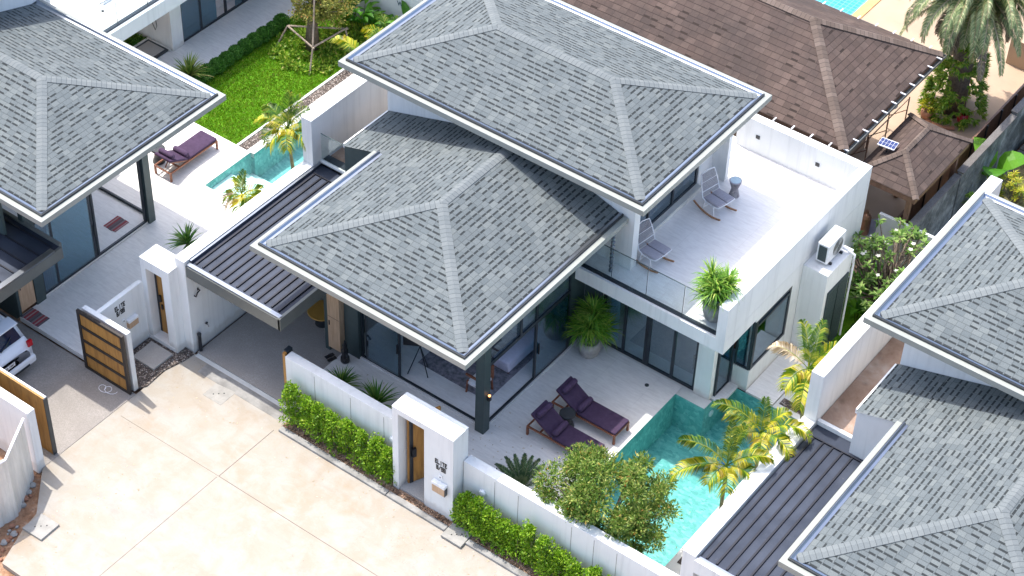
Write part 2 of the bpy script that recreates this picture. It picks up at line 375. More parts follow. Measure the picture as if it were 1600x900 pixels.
M['frangi'] = leaf("frangipani_leaf", [(0, (.08, .17, .03)), (.6, (.19, .33, .07)), (1, (.38, .48, .16))], .3)
M['flower'] = leaf("white_petal", [(0, (.72, .70, .62)), (1, (.82, .80, .76))], .3)
M['banana'] = leaf("broad_leaf", [(0, (.03, .13, .008)), (.5, (.09, .28, .015)), (1, (.22, .42, .03))], .35)
M['fern'] = leaf("fern_leaf", [(0, (.07, .19, .012)), (.5, (.21, .38, .03)), (.9, (.40, .50, .06)), (1, (.48, .40, .12))], .35)
M['grassblade'] = leaf("grass_blade", [(0, (.09, .22, .006)), (.5, (.19, .38, .012)), (.85, (.33, .48, .03)), (1, (.46, .44, .14))], .3)

# ------------------------------------------------------------------ mesh helpers
class MB:
    def __init__(s): s.v = []; s.f = []; s.uv = []; s.mi = []; s.cur = 0
    def face(s, pts, uv=None):
        i = len(s.v); s.v.extend([tuple(p) for p in pts]); s.f.append(tuple(range(i, i + len(pts))))
        s.uv.append(uv); s.mi.append(s.cur); return s
    def box(s, x0, y0, z0, x1, y1, z1):
        if x0 > x1: x0, x1 = x1, x0
        if y0 > y1: y0, y1 = y1, y0
        if z0 > z1: z0, z1 = z1, z0
        i = len(s.v)
        s.v += [(x0, y0, z0), (x1, y0, z0), (x1, y1, z0), (x0, y1, z0), (x0, y0, z1), (x1, y0, z1), (x1, y1, z1), (x0, y1, z1)]
        for q in ((0, 3, 2, 1), (4, 5, 6, 7), (0, 1, 5, 4), (1, 2, 6, 5), (2, 3, 7, 6), (3, 0, 4, 7)):
            s.f.append(tuple(i + k for k in q)); s.uv.append(None); s.mi.append(s.cur)
        return s
    def prism(s, poly, z0, z1):
        n = len(poly); i = len(s.v)
        s.v += [(p[0], p[1], z0) for p in poly] + [(p[0], p[1], z1) for p in poly]
        s.f.append(tuple(i + k for k in reversed(range(n)))); s.f.append(tuple(i + n + k for k in range(n)))
        for k in range(n): s.f.append((i + k, i + (k + 1) % n, i + n + (k + 1) % n, i + n + k))
        s.uv += [None] * (n + 2); s.mi += [s.cur] * (n + 2); return s
    def obox(s, c, ax, ay, az, hx, hy, hz):
        c = Vector(c); ax, ay, az = Vector(ax) * hx, Vector(ay) * hy, Vector(az) * hz
        i = len(s.v)
        for sz in (-1, 1):
            for sx, sy in ((-1, -1), (1, -1), (1, 1), (-1, 1)): s.v.append(tuple(c + ax * sx + ay * sy + az * sz))
        for q in ((0, 3, 2, 1), (4, 5, 6, 7), (0, 1, 5, 4), (1, 2, 6, 5), (2, 3, 7, 6), (3, 0, 4, 7)):
            s.f.append(tuple(i + k for k in q)); s.uv.append(None); s.mi.append(s.cur)
        return s
    def bar(s, a, b, w, h=None, up=(0, 0, 1)):
        a, b = Vector(a), Vector(b); d = (b - a); L = d.length
        if L < 1e-6: return s
        d.normalize(); u = Vector(up)
        if abs(d.dot(u)) > .98: u = Vector((1, 0, 0))
        sd_ = d.cross(u).normalized(); u = sd_.cross(d).normalized()
        return s.obox((a + b) / 2, d, sd_, u, L / 2, w / 2, (h or w) / 2)
    def tube(s, pts, r, n=6, cap=True):
        pts = [Vector(p) for p in pts]; rs = r if hasattr(r, '__len__') else [r] * len(pts)
        i0 = len(s.v); prev = None
        for k, p in enumerate(pts):
            d = (pts[min(k + 1, len(pts) - 1)] - pts[max(k - 1, 0)])
            d = d.normalized() if d.length > 1e-7 else Vector((0, 0, 1))
            if prev is None:
                u = Vector((0, 0, 1)) if abs(d.z) < .9 else Vector((1, 0, 0)); u = d.cross(u).normalized()
            else: u = (prev - d * prev.dot(d)); u = u.normalized() if u.length > 1e-6 else d.orthogonal().normalized()
            prev = u; w = d.cross(u)
            for j in range(n):
                a = 2 * math.pi * j / n; s.v.append(tuple(p + (u * math.cos(a) + w * math.sin(a)) * rs[k]))
        for k in range(len(pts) - 1):
            for j in range(n):
                a = i0 + k * n + j; b = i0 + k * n + (j + 1) % n
                s.f.append((a, b, b + n, a + n)); s.uv.append(None); s.mi.append(s.cur)
        if cap:
            s.f.append(tuple(i0 + j for j in reversed(range(n)))); e = i0 + (len(pts) - 1) * n
            s.f.append(tuple(e + j for j in range(n))); s.uv += [None, None]; s.mi += [s.cur] * 2
        return s
    def lathe(s, prof, c=(0, 0, 0), n=24):
        i0 = len(s.v)
        for r, z in prof:
            for j in range(n):
                a = 2 * math.pi * j / n; s.v.append((c[0] + r * math.cos(a), c[1] + r * math.sin(a), c[2] + z))
        for k in range(len(prof) - 1):
            for j in range(n):
                a = i0 + k * n + j; b = i0 + k * n + (j + 1) % n
                s.f.append((a, b, b + n, a + n)); s.uv.append(None); s.mi.append(s.cur)
        s.f.append(tuple(i0 + j for j in reversed(range(n)))); e = i0 + (len(prof) - 1) * n
        s.f.append(tuple(e + j for j in range(n))); s.uv += [None, None]; s.mi += [s.cur] * 2
        return s
    def build(s, name, mat, parent=None, bevel=0, smooth=False, local=False):
        off = Vector((0, 0, 0)); p = None if local else parent
        while p is not None: off += p.location; p = p.parent
        me = bpy.data.meshes.new(name)
        me.from_pydata([(a[0] - off.x, a[1] - off.y, a[2] - off.z) for a in s.v], [], s.f)
        mats = mat if isinstance(mat, (list, tuple)) else [mat]
        for m in mats: me.materials.append(m)
        if any(u is not None for u in s.uv):
            lay = me.uv_layers.new(name="UVMap"); k = 0
            for fi, f in enumerate(s.f):
                for j in range(len(f)):
                    if s.uv[fi] is not None: lay.data[k].uv = s.uv[fi][j]
                    k += 1
        if len(mats) > 1: me.polygons.foreach_set("material_index", s.mi)
        if smooth: me.polygons.foreach_set("use_smooth", [True] * len(me.polygons))
        me.update()
        o = bpy.data.objects.new(name, me); COL.objects.link(o)
        if parent is not None: o.parent = parent
        if bevel:
            b = o.modifiers.new("Bevel", 'BEVEL'); b.width = bevel; b.segments = 2; b.limit_method = 'ANGLE'
        return o

def tag(o, label, cat, group=None, kind=None):
    if label: o['label'] = label
    if cat: o['category'] = cat
    if group: o['group'] = group
    if kind: o['kind'] = kind
    return o
def thing(name, label, cat, loc=(0, 0, 0), group=None):
    o = bpy.data.objects.new(name, None); COL.objects.link(o); o.location = loc; o.empty_display_size = .2
    return tag(o, label, cat, group)
def struct(mb, name, mat, bevel=0):
    o = mb.build(name, mat, None, bevel); o['kind'] = 'structure'; return o
def copy_tree(o, parent=None):
    c = o.copy(); COL.objects.link(c); c.parent = parent
    for ch in list(o.children): copy_tree(ch, c)
    return c
def box(*a): return MB().box(*a)

# roofs --------------------------------------------------------------------------------------
def sweep(mb, path, prof, closed=True):
    """prof: closed polygon of (d inward, z); path: CCW 2D points; inward is to the left of travel."""
    n = len(path); rings = []
    for i in range(n):
        p = Vector(path[i])
        def nrm(a, b):
            d = (Vector(b) - Vector(a)).normalized(); return Vector((-d.y, d.x))
        if closed or 0 < i < n - 1:
            n1 = nrm(path[i - 1], path[i]); n2 = nrm(path[i], path[(i + 1) % n]); m = (n1 + n2); m = m / m.dot(n1)
        elif i == 0: m = nrm(path[0], path[1])
        else: m = nrm(path[-2], path[-1])
        rings.append([(p.x + m.x * d, p.y + m.y * d, z) for d, z in prof])
    k = len(prof); i0 = len(mb.v)
    for r in rings: mb.v += r
    for i in range(n if closed else n - 1):
        a = i0 + i * k; b = i0 + ((i + 1) % n) * k
        for j in range(k):
            j2 = (j + 1) % k
            mb.f.append((a + j, b + j, b + j2, a + j2)); mb.uv.append(None); mb.mi.append(mb.cur)
    if not closed:
        mb.f.append(tuple(i0 + j for j in range(k))); mb.f.append(tuple(i0 + (n - 1) * k + j for j in reversed(range(k))))
        mb.uv += [None, None]; mb.mi += [mb.cur] * 2
    return mb
def cap_strip(mb, a, b, n1, n2, w=.135, lift=.014):
    """ribbon folded over the line a->b; n1, n2 are the normals of the two slopes it covers"""
    a, b = Vector(a), Vector(b); d = (b - a).normalized(); L = (b - a).length
    n1, n2 = Vector(n1).normalized(), Vector(n2).normalized(); up = (n1 + n2).normalized()
    for nn, ot in ((n1, n2), (n2, n1)):
        side = nn.cross(d).normalized()
        if side.dot(ot) > 0: side = -side
        p, q = a + up * lift * 1.6, b + up * lift * 1.6
        p2, q2 = p + side * w - nn * lift * .4, q + side * w - nn * lift * .4
        p3, q3 = p2 - nn * lift, q2 - nn * lift
        f = [p, q, q2, p2]; g = [p2, q2, q3, p3]; u = [(0, 0), (L, 0), (L, w), (0, w)]
        if (q - p).cross(p2 - p).dot(nn) < 0: f.reverse(); g.reverse(); u = u[::-1]
        mb.face(f, u); mb.face(g, u)
def edge_trim(root, path, zb, closed, fasc_mat, fascia_h=.15, gut=True):
    fa = sweep(MB(), path, [(0, zb), (.13, zb), (.13, zb + fascia_h), (0, zb + fascia_h)], closed).build('fascia', fasc_mat, root)
    sweep(MB(), path, [(.132, zb + .02), (.158, zb + .02), (.158, zb + fascia_h + .055), (.132, zb + fascia_h + .055)], closed).build('gutter_lip', M['dark_lip'], root)
    h_ = zb + fascia_h
    g = sweep(MB(), path, [(.16, zb + .07), (.33, zb + .07), (.33, h_ + .005), (.27, h_ + .012), (.21, h_ + .024), (.185, h_ + .05), (.17, h_ + .07), (.16, h_ + .073)], closed).build('gutter', M['metal_bright'], root)
    return fa
PITCH = .30
def slope_face(mb, pts, axis, e, zs):
    """pts 3D; axis 'x'/'y' = direction along eave; e = eave coordinate on the other axis"""
    k = math.sqrt(1 + PITCH ** 2); uv = []
    for p in pts:
        if axis == 'x': uv.append((p[0], abs(p[1] - e) * k))
        else: uv.append((p[1] + 5.3, abs(p[0] - e) * k))
    a, b, c = Vector(pts[0]), Vector(pts[1]), Vector(pts[2])
    if (b - a).cross(c - a).z < 0: pts = pts[::-1]; uv = uv[::-1]
    mb.face(pts, uv)

def hip_roof(parent, x0, y0, x1, y1, zb, mats, name='roof', label=None, fm=None, capw=.13):
    """full hip roof; longer side carries the ridge"""
    fm = fm or M['fascia']; g = .27; zs = zb + .17
    a0, b0, a1, b1 = x0 + g, y0 + g, x1 - g, y1 - g
    w, d = a1 - a0, b1 - b0; h = min(w, d) / 2; zt = zs + h * PITCH
    mb = MB()
    if w >= d: A = (a0 + h, b0 + h, zt); B = (a1 - h, b0 + h, zt)
    else: A = (a0 + h, b0 + h, zt); B = (a0 + h, b1 - h, zt)
    c00, c10, c11, c01 = (a0, b0, zs), (a1, b0, zs), (a1, b1, zs), (a0, b1, zs)
    if w >= d:
        fr, rt, bk, lf = [c00, c10, B, A], [c10, c11, B], [c11, c01, A, B], [c01, c00, A]
        hips = [(c00, A, 'f', 'l'), (c10, B, 'f', 'r'), (c11, B, 'r', 'b'), (c01, A, 'b', 'l'), (A, B, 'f', 'b')]
    else:
        fr, rt, bk, lf = [c00, c10, A], [c10, c11, B, A], [c11, c01, B], [c01, c00, A, B]
        hips = [(c00, A, 'f', 'l'), (c10, A, 'f', 'r'), (c11, B, 'r', 'b'), (c01, B, 'b', 'l'), (A, B, 'l', 'r')]
    slope_face(mb, fr, 'x', b0, zs); slope_face(mb, bk, 'x', b1, zs); slope_face(mb, rt, 'y', a1, zs); slope_face(mb, lf, 'y', a0, zs)
    for p, q in ((c00, c10), (c10, c11), (c11, c01), (c01, c00)):
        mb.face([(p[0], p[1], zs - .03), (q[0], q[1], zs - .03), q, p], [(0, .02)] * 4)
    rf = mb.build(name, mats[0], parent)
    if label: rf['label'] = label
    N = {'f': (0, -PITCH, 1), 'b': (0, PITCH, 1), 'l': (-PITCH, 0, 1), 'r': (PITCH, 0, 1)}
    cm = MB()
    for p, q, s1, s2 in hips: cap_strip(cm, p, q, N[s1], N[s2], capw)
    cm.build('ridge_cap', mats[1], rf)
    path = [(x0, y0), (x1, y0), (x1, y1), (x0, y1)]
    edge_trim(rf, path, zb, True, fm)
    box(x0 + .1, y0 + .1, zb + .012, x1 - .1, y1 - .1, zb + .03).build('soffit', M['stucco_grey'], rf)
    return rf

def window_frame(parent, axis, c, a0, a1, z0, z1, mull=(), transoms=(), th=.05, fw=.05, glassm=None, name='window', fm=None, glz=None):
    """axis 'x': pane spans x a0..a1 at y=c; axis 'y': spans y at x=c"""
    fm = fm or M['charcoal']; mb = MB(); t = th / 2
    def bx(u0, u1, w0, w1, k=0):
        if axis == 'x': mb.box(u0, c - t - k, w0, u1, c + t + k, w1)
        else: mb.box(c - t - k, u0, w0, c + t + k, u1, w1)
    bx(a0, a1, z0, z0 + fw); bx(a0, a1, z1 - fw, z1)
    bx(a0, a0 + fw, z0 + fw, z1 - fw); bx(a1 - fw, a1, z0 + fw, z1 - fw)
    for m in mull: bx(m - fw / 2, m + fw / 2, z0 + fw, z1 - fw, .004)
    for q in transoms: bx(a0 + fw, a1 - fw, q - fw / 2, q + fw / 2, .008)
    o = mb.build(name, fm, parent)
    if glz is False: return o
    if glz is not None: z0 = glz
    g = MB()
    if axis == 'x': g.box(a0 + fw * .6, c - .006, z0 + fw * .6, a1 - fw * .6, c + .006, z1 - fw * .6)
    else: g.box(c - .006, a0 + fw * .6, z0 + fw * .6, c + .006, a1 - fw * .6, z1 - fw * .6)
    g.build('pane', glassm or M['glass'], o)
    return o

# ------------------------------------------------------------------ setting: ground, road, patios
T = .15
g = MB(); gx = [-400, -12.53, -9.9, 1.81, 4.6, 400]; gy = [-400, 1.79, 5.13, 7.6, 10.2, 400]
for i in range(5):
    for jj in range(5):
        cx, cy = (gx[i] + gx[i + 1]) / 2, (gy[jj] + gy[jj + 1]) / 2
        if (i == 3 and 1.79 < cy < 7.6) or (i == 1 and 5.13 < cy < 10.2): continue
        g.face([(gx[i], gy[jj], -.14), (gx[i + 1], gy[jj], -.14), (gx[i + 1], gy[jj + 1], -.14), (gx[i], gy[jj + 1], -.14)])
struct(g, 'ground', M['soil_red'])
road_poly = [(-8.53, -4.6), (-7.62, -5.65), (-7.50, -6.2), (-7.15, -7.12), (22, -7.12), (22, .14), (-5.3, .30), (-8.53, .36)]
struct(MB().prism(road_poly, -.13, 0.0), 'road', M['road'])
# painted-less expansion joints of the road
j = MB()
def joint(x0, y0, x1, y1, w=.012): j.bar((x0, y0, .001), (x1, y1, .001), w, .008)
joint(-5.15, -2.25, 22, -2.25); joint(-5.15, -2.25, -5.13, -.36); joint(-8.3, -2.28, -5.17, -2.25, .006); joint(-5.17, -2.3, -5.2, -7.1, .007)
struct(j, 'road_joint', M['joint'])
struct(MB().box(-8.33, .30, -.1, -5.3, .42, .006), 'driveway_edge', M['coping'])
struct(MB().box(-8.36, .43, -.1, -5.4, 5.3, .02), 'driveway', M['aggregate'])
struct(MB().box(-16, -4.5, -.1, -8.53, -1.55, .012), 'driveway', M['aggregate_l'])
struct(MB().box(7.0, -1.0, -.1, 20, 6, .012), 'driveway', M['aggregate'])
# kerb and planting strip along the front wall
c = MB()
for a, b in ((-5.02, -1.72), (-1.70, 0.02), (.62, 6.9)):
    c.prism([(a, -.33), (b, -.33), (b, -.17), (a, -.17)], -.1, .07)
struct(c, 'kerb', M['curb'], .02)
struct(MB().box(-5.05, -.17, -.1, 7, .44, .03), 'planting_bed', M['soil'])
struct(MB().box(-7.9, -.06, -.05, -5.1, .285, .004), 'kerb', M['curb'])
# patios (main villa)
p = MB()
p.box(-5.45, .66, 0, -1.25, 2.66, T); p.box(-1.25, .66, 0, 1.81, 6.79, T); p.box(1.81, .66, 0, 4.6, 1.79, T)
struct(p, 'patio', M['patio'])
struct(MB().box(-1.25, 6.79, 0, 2.64, 6.85, T - .004).box(1.815, 6.5, -1.2, 2.64, 6.79, T + .0), 'plinth', M['coping'])
struct(MB().box(4.6, .66, 0, 5.75, 7.6, T), 'patio', M['coping'])
struct(MB().box(4.75, 2.1, T, 5.6, 2.75, T + .012).box(3.98, 7.78, T, 4.75, 8.02, T + .012), 'gravel_bed', M['gravel'])
struct(MB().box(3.9, 7.6, 0, 5.75, 8.35, T), 'path', M['coping'])
struct(MB().box(3.12, 7.62, 0, 3.88, 9.7, T + .03), 'path', M['patio'])
struct(MB().box(3.11, 8.35, -.1, 5.75, 13.8, .02), 'lawn', M['turf'])
# left villa patio
p = MB()
p.box(-12.6, -1.5, 0, -9.79, 0.07, T); p.box(-12.6, .07, 0, -8.76, 5.13, T); p.box(-20, 3.35, 0, -12.6, 6.95, T)
p.box(-20, 6.95, 0, -15.95, 13.6, T)
struct(p, 'patio', M['patio'])
struct(MB().box(-12.6, 5.13, 0, -12.53, 6.95, T).box(-12.66, 6.95, 0, -12.4, 12.2, T).box(-9.9, 5.13, 0, -8.76, 12.2, T).box(-12.4, 10.2, 0, -9.9, 12.2, T), 'coping', M['coping'])
struct(MB().box(-12.98, 6.95, 0, -12.67, 12.8, .12), 'gravel_bed', M['gravel'])
struct(MB().box(-13.06, 6.95, 0, -12.985, 12.9, T), 'kerb', M['coping'])
struct(MB().box(-15.94, 6.955, 0, -13.065, 13.6, .10), 'lawn', M['turf'])
struct(MB().box(-13.06, 12.91, 0, -8.76, 13.6, .10), 'planting_bed', M['soil'])
struct(MB().box(-20, 7.6, T, -18.42, 8.95, T + .02), 'lawn', M['turf'])
# gate forecourt of left villa: gravel with a stepping slab
struct(MB().prism([(-9.62, -1.36), (-8.62, -1.36), (-8.50, -1.2), (-8.55, -.55), (-8.40, .05), (-8.38, .32), (-8.7, .36), (-8.7, .08), (-9.62, .08)], -.02, .035), 'gravel_bed', M['gravel'])
s = box(-9.46, -.72, 0, -8.74, -.04, .09).build('stepping_slab', M['stepslab'], None, .01)
tag(s, "square washed stone slab set in pebbles before the left gate door", "paving slab")
struct(MB().box(-8.95, .09, 0, -9.5, .34, .07), 'threshold', M['stepslab'])
# cream yard and tiled pool of the brown roofed house
struct(MB().box(-12, 13.0, -.1, 3.2, 21.9, .01).box(-2.6, 21.9, -.1, 3.2, 40, .01), 'yard', M['yard'])
struct(MB().box(-2.9, 22, -.1, -2.6, 40, .04), 'pool_border', plain("orange_border_tile", (.62, .34, .12), .5))
tp = NT("blue_grid_pool_tile"); x_, y_, z_ = tp.sep(tp.co())
gx = tp.math('LESS_THAN', tp.math('FRACT', tp.math('MULTIPLY', x_, 6.5)), .14); gy = tp.math('LESS_THAN', tp.math('FRACT', tp.math('MULTIPLY', y_, 6.5)), .14)
tp.base(tp.mix(tp.math('MAXIMUM', gx, gy), tp.ramp(tp.noise(tp.co(), 3, 4), [(.3, (.03, .27, .46)), (.7, (.07, .40, .60))]), (.30, .60, .72)), .3)
pb = thing('swimming_pool', 'blue grid-tiled pool beyond the brown roof, at the top edge', 'pool', (-5, 26, 0))
MB().box(-9, 22, -.13, -2.9, 33, -.05).build('basin', tp.m, pb)
MB().box(-8.98, 22.02, -.04, -2.92, 33, -.035).build('water', M['water'], pb)
struct(MB().box(4.35, 13.9, -.1, 30, 40, .02), 'scrubland', M['scrub'])
struct(MB().box(-40, 40, -.1, 30, 80, .02), 'scrubland', M['scrub'])
o = MB()
for k in range(9): o.box(4.12, 13.9 + k * .95, -.1, 4.36 + .02 * (k % 2), 14.82 + k * .95, .16 + .02 * (k % 3))
struct(o, 'kerb', M['oldkerb'], .02)

# ------------------------------------------------------------------ pools
def pool(root, poly, depth, wl):
    b = MB(); n = len(poly)
    b.face([(x, y, -depth) for x, y in poly])
    for i in range(n):
        (x0, y0), (x1, y1) = poly[i], poly[(i + 1) % n]
        b.face([(x0, y0, T - .01), (x1, y1, T - .01), (x1, y1, -depth), (x0, y0, -depth)])
    b.build('basin', M['pooltile'], root)
    w = MB(); w.face([(x, y, wl) for x, y in poly]); return w.build('water', M['water'], root)
pm = thing('swimming_pool', 'turquoise stone-tiled L-shaped pool beside the purple loungers', 'pool', (3.2, 4.5, 0))
pool(pm, [(1.812, 1.792), (4.598, 1.792), (4.598, 7.598), (2.645, 7.598), (2.645, 6.498), (1.812, 6.498)], .95, .09)
MB().lathe([(.0, 0), (.09, 0), (.09, .03), (.0, .035)], (0, 0, 0), 16).build('pool_light', M['whitemetal'], pm, local=True).matrix_basis = Matrix.Translation(Vector((2.65, 6.85, -.28)) - pm.location) @ Matrix.Rotation(R(90), 4, 'Y')
MB().box(3.35, 5.9, -.948, 3.65, 6.2, -.93).build('main_drain', M['blueplastic'], pm)
MB().lathe([(.0, 0), (.1, 0), (.1, .02), (0, .02)], (2.95, 4.1, -.95), 16).build('floor_inlet', M['black'], pm)
pl = thing('swimming_pool', 'pale turquoise pool with submerged steps beside the lawn', 'pool', (-11.2, 7.5, 0))
pool(pl, [(-12.525, 5.135), (-9.902, 5.135), (-9.902, 10.198), (-12.395, 10.198), (-12.395, 6.955), (-12.525, 6.955)], .75, .09)
st = MB()
for k, (yy, zz) in enumerate(((6.15, -.10), (6.42, -.26), (6.69, -.42), (6.94, -.58))): st.box(-12.518, 5.14, -.745, -11.25, yy, zz)
st.build('steps', M['poolstep'], pl)
for (x, y) in ((1.1, 6.3),):
    tag(MB().lathe([(0, 0), (.055, 0), (.055, .012), (0, .014)], (x, y, T), 16).build('floor_drain', M['dark_lip']), 'small round black drain cover in the patio by the pool corner', 'drain')

# ------------------------------------------------------------------ main villa
V = thing('villa', 'white two-storey villa with grey shingle hip roofs and a lounge patio, in the middle', 'house', (-3.2, 2.5, 0))
wl = MB()
wl.box(-5.98, 2.85, 0, -5.88, 6.75, 4.38)                                       # lounge side wall
wl.box(-8.40, 5.42, 0, -5.98, 12.8, 2.8)                                         # rear ground floor
wl.box(-5.98, 6.86, 0, -1.1, 12.8, 2.55)
wl.box(-1.1, 11.2, 0, 2.88, 12.8, 2.54)
wl.build('wall', M['stucco'], V)
w2 = MB()
w2.box(2.91, 7.86, .1, 3.11, 9.33, .80); w2.box(2.91, 9.33, 0, 3.11, 12.8, 2.549); w2.box(2.66, 7.66, .1, 3.11, 7.86, .80)
w2.box(2.91, 7.66, 2.45, 3.11, 9.33, 2.549); w2.box(2.66, 7.66, 2.45, 2.91, 7.86, 2.549)
w2.build('wall', M['stucco'], V)
MB().box(-8.40, 5.3, 2.8, -7.5, 13.0, 2.94).box(-7.5, 5.3, 2.8, -5.98, 6.9, 2.94).build('roof_terrace', M['dirtroof'], V)
sl = MB().box(-1.1, 6.15, 2.55, 3.112, 12.8, 2.95)
sl.build('terrace_slab', M['stucco'], V)
MB().box(-1.1, 6.36, 2.951, 2.86, 12.55, 2.957).build('terrace_floor', M['terrace_floor'], V)
pr = MB().box(2.86, 6.15, 2.952, 3.112, 12.8, 3.95).box(-.62, 12.55, 2.952, 2.858, 12.8, 3.949)
pr.build('parapet', M['stucco'], V, .008)
MB().box(-1.1, 6.22, 2.952, 2.858, 6.33, 2.985).build('rail_channel', M['charcoal'], V)
gr = MB()
xs = [-1.08, -.14, .85, 1.87, 2.84]
for a, b in zip(xs, xs[1:]): gr.box(a + .012, 6.262, 2.99, b - .012, 6.276, 3.92)
glo = gr.build('glass_railing', M['glass_clear'], V)
ge = MB()
for a, b in zip(xs, xs[1:]):
    ge.box(a + .008, 6.26, 3.92, b - .008, 6.278, 3.932)
    ge.box(b - .018, 6.26, 2.99, b - .008, 6.278, 3.92)
ge.build('edge', M['glass_edge'], glo)
for x in (-.05, 1.7):
    MB().box(x, 12.53, 3.42, x + .11, 12.552, 3.52).build('wall_light', M['black'], V)
# white column + return glass + corner window
MB().box(2.12, 6.80, T, 2.57, 6.98, 2.548).build('column', M['stucco'], V, .006)
window_frame(V, 'y', 2.60, 6.99, 7.64, T, 2.54)
window_frame(V, 'x', 7.70, 2.66, 3.07, .81, 2.44)
window_frame(V, 'y', 3.08, 7.70, 9.32, .81, 2.44, mull=(7.76,), transoms=(2.24,), fw=.07)
# rear sliding doors
d = window_frame(V, 'x', 6.88, -.68, 2.11, T, 2.53, mull=(-.02, .62, .70, 1.42), name='sliding_door', glassm=M['glass_soft'], fw=.07)
MB().box(.60, 6.83, 1.05, .63, 6.85, 1.35).build('handle', M['black'], d)
MB().box(-1.16, 6.72, T, -.70, 6.85, 2.548).build('wall', M['darkgreen'], V)
MB().box(-.60, 7.1, T, -.35, 7.14, 2.5).build('curtain', M['curtain'], V)
MB().box(-1.1, 6.9, .1, 2.88, 11.2, T + .02).build('floor', M['floor_in'], V)
# lounge
MB().box(-5.45, 2.66, .02, -1.12, 6.85, T + .04).build('floor', M['floor_in'], V)
MB().box(-5.98, 2.52, .02, -5.84, 2.845, 4.38).build('pier', M['darkgreen'], V); MB().box(-5.42, 2.62, .02, -4.98, 2.845, 4.38).build('pier', M['darkgreen'], V)
MB().box(-1.29, 2.50, T, -1.04, 2.74, 4.39).build('column', M['darkgreen'], V)
MB().box(-4.98, 2.66, 2.95, -1.292, 2.80, 4.38).box(-1.24, 2.742, 3.3, -1.10, 6.79, 4.38).build('header_beam', M['darkgreen'], V)
MB().box(-1.24, 6.12, T, -1.165, 6.72, 3.3).build('jamb', M['darkgreen'], V)
f = window_frame(V, 'x', 2.73, -4.97, -1.30, T + .04, 2.94, mull=(-3.78, -4.8), transoms=(2.2,), name='sliding_door', fw=.045, glassm=M['glass_soft'], glz=2.19)
MB().box(-4.78, 2.70, .24, -3.80, 2.712, 2.17).build('pane', M['glass'], f)
MB().box(-3.83, 2.67, 1.0, -3.80, 2.70, 1.3).build('handle', M['black'], f)
f = window_frame(V, 'y', -1.18, 2.76, 6.11, T + .04, 3.29, mull=(4.72,), transoms=(2.12,), name='sliding_door', fw=.06, glassm=M['glass_soft'], glz=2.10)
MB().box(-1.172, 4.76, .25, -1.16, 6.06, 2.08).build('pane', M['glass'], f)
MB().box(-1.15, 4.80, 1.0, -1.12, 4.83, 1.35).build('handle', M['black'], f)
MB().box(-1.16, 2.78, 2.16, -1.13, 6.05, 2.22).box(-1.15, 4.0, 2.2, -1.12, 4.08, 3.28).build('transom_bar', M['charcoal'], V)
# tall oak cupboard at the entrance
cu = box(-5.82, 2.46, .22, -5.44, 2.84, 2.35).build('cupboard', M['cabwood'], V)
MB().box(-5.82, 2.452, 1.28, -5.44, 2.458, 1.285).build('door_gap', M['joint'], cu)
MB().box(-5.78, 2.44, 1.0, -5.755, 2.458, 1.14).build('handle', M['black'], cu)
# wall lamp on the column
lm = MB().box(-1.02, 2.60, 1.25, -.95, 2.68, 1.38).build('wall_lamp', M['black'], V)
em = NT("warm_lamp_glow"); em.b.inputs["Emission Color"].default_value = (1, .42, .15, 1); em.b.inputs["Emission Strength"].default_value = 1.2; em.base((.8, .4, .2))
MB().lathe([(0, 0), (.03, .005), (.035, .03), (0, .05)], (-.985, 2.64, 1.382), 10).build('bulb', em.m, lm)
# lower hip roof (runs into the upper storey)
def lower_roof(V, x0, x1, y0, yw, y_ret, xext, zb=4.4):
    g = .27; zs = zb + .17; a0, a1, b0 = x0 + g, x1 - g, y0 + g; h = (a1 - a0) / 2; zt = zs + h * PITCH; xm = (a0 + a1) / 2
    A = (xm, b0 + h, zt); B = (xm, yw, zt); ze = zs - (a0 - xext) * PITCH
    mb = MB()
    slope_face(mb, [(a0, b0, zs), (a1, b0, zs), A], 'x', b0, zs)
    slope_face(mb, [(a1, b0, zs), (a1, yw, zs), B, A], 'y', a1, zs)
    slope_face(mb, [(a0, yw, zs), (a0, b0, zs), A, B], 'y', a0, zs)
    slope_face(mb, [(a0 - .001, y_ret, zs), (a0 - .001, yw, zs), (xext, yw, ze), (xext, y_ret, ze)], 'y', xext, zs)
    mb.face([(a0, b0, zs - .03), (a1, b0, zs - .03), (a1, b0, zs), (a0, b0, zs)], [(0, .02)] * 4)
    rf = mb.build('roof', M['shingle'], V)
    cm = MB(); N = {'f': (0, -PITCH, 1), 'l': (-PITCH, 0, 1), 'r': (PITCH, 0, 1)}
    cap_strip(cm, (a0, b0, zs), A, N['f'], N['l']); cap_strip(cm, (a1, b0, zs), A, N['f'], N['r']); cap_strip(cm, A, B, N['l'], N['r'])
    cm.build('ridge_cap', M['ridge'], rf)
    edge_trim(rf, [(x0, y_ret), (x0, y0), (x1, y0), (x1, yw - .02)], zb, False, M['fascia'])
    MB().box(x0 + .1, y0 + .1, zb + .012, x1 - .1, yw, zb + .03).build('soffit', M['stucco_grey'], rf)
    return rf, a0, ze
rf, a0, ze = lower_roof(V, -6.38, -.14, .57, 6.80, 5.0, -7.40)
def ext_wall(V, x0, x1, y0, y1, z0, zl, zr, mat, cap):
    w = MB(); i = 0
    v = [(x0, y0, z0), (x1, y0, z0), (x1, y0, zr), (x0, y0, zl)]
    w.face(v); w.face([(p[0], y0 + .1, p[2]) for p in reversed(v)]); w.face([(x0, y0, z0), (x0, y0, zl), (x0, y1, zl), (x0, y1, z0)])
    w.build('wall', mat, V)
    MB().box(x0 - .06, y0 + .03, zl - .1, x0 - .004, y1 - .02, zl + .03).build('verge', cap, V)
ext_wall(V, -7.38, a0 - .02, 5.06, 6.8, 2.94, ze - .03, ze + (a0 + 7.4) * PITCH - .04, M['darkgreen'], M['cap'])
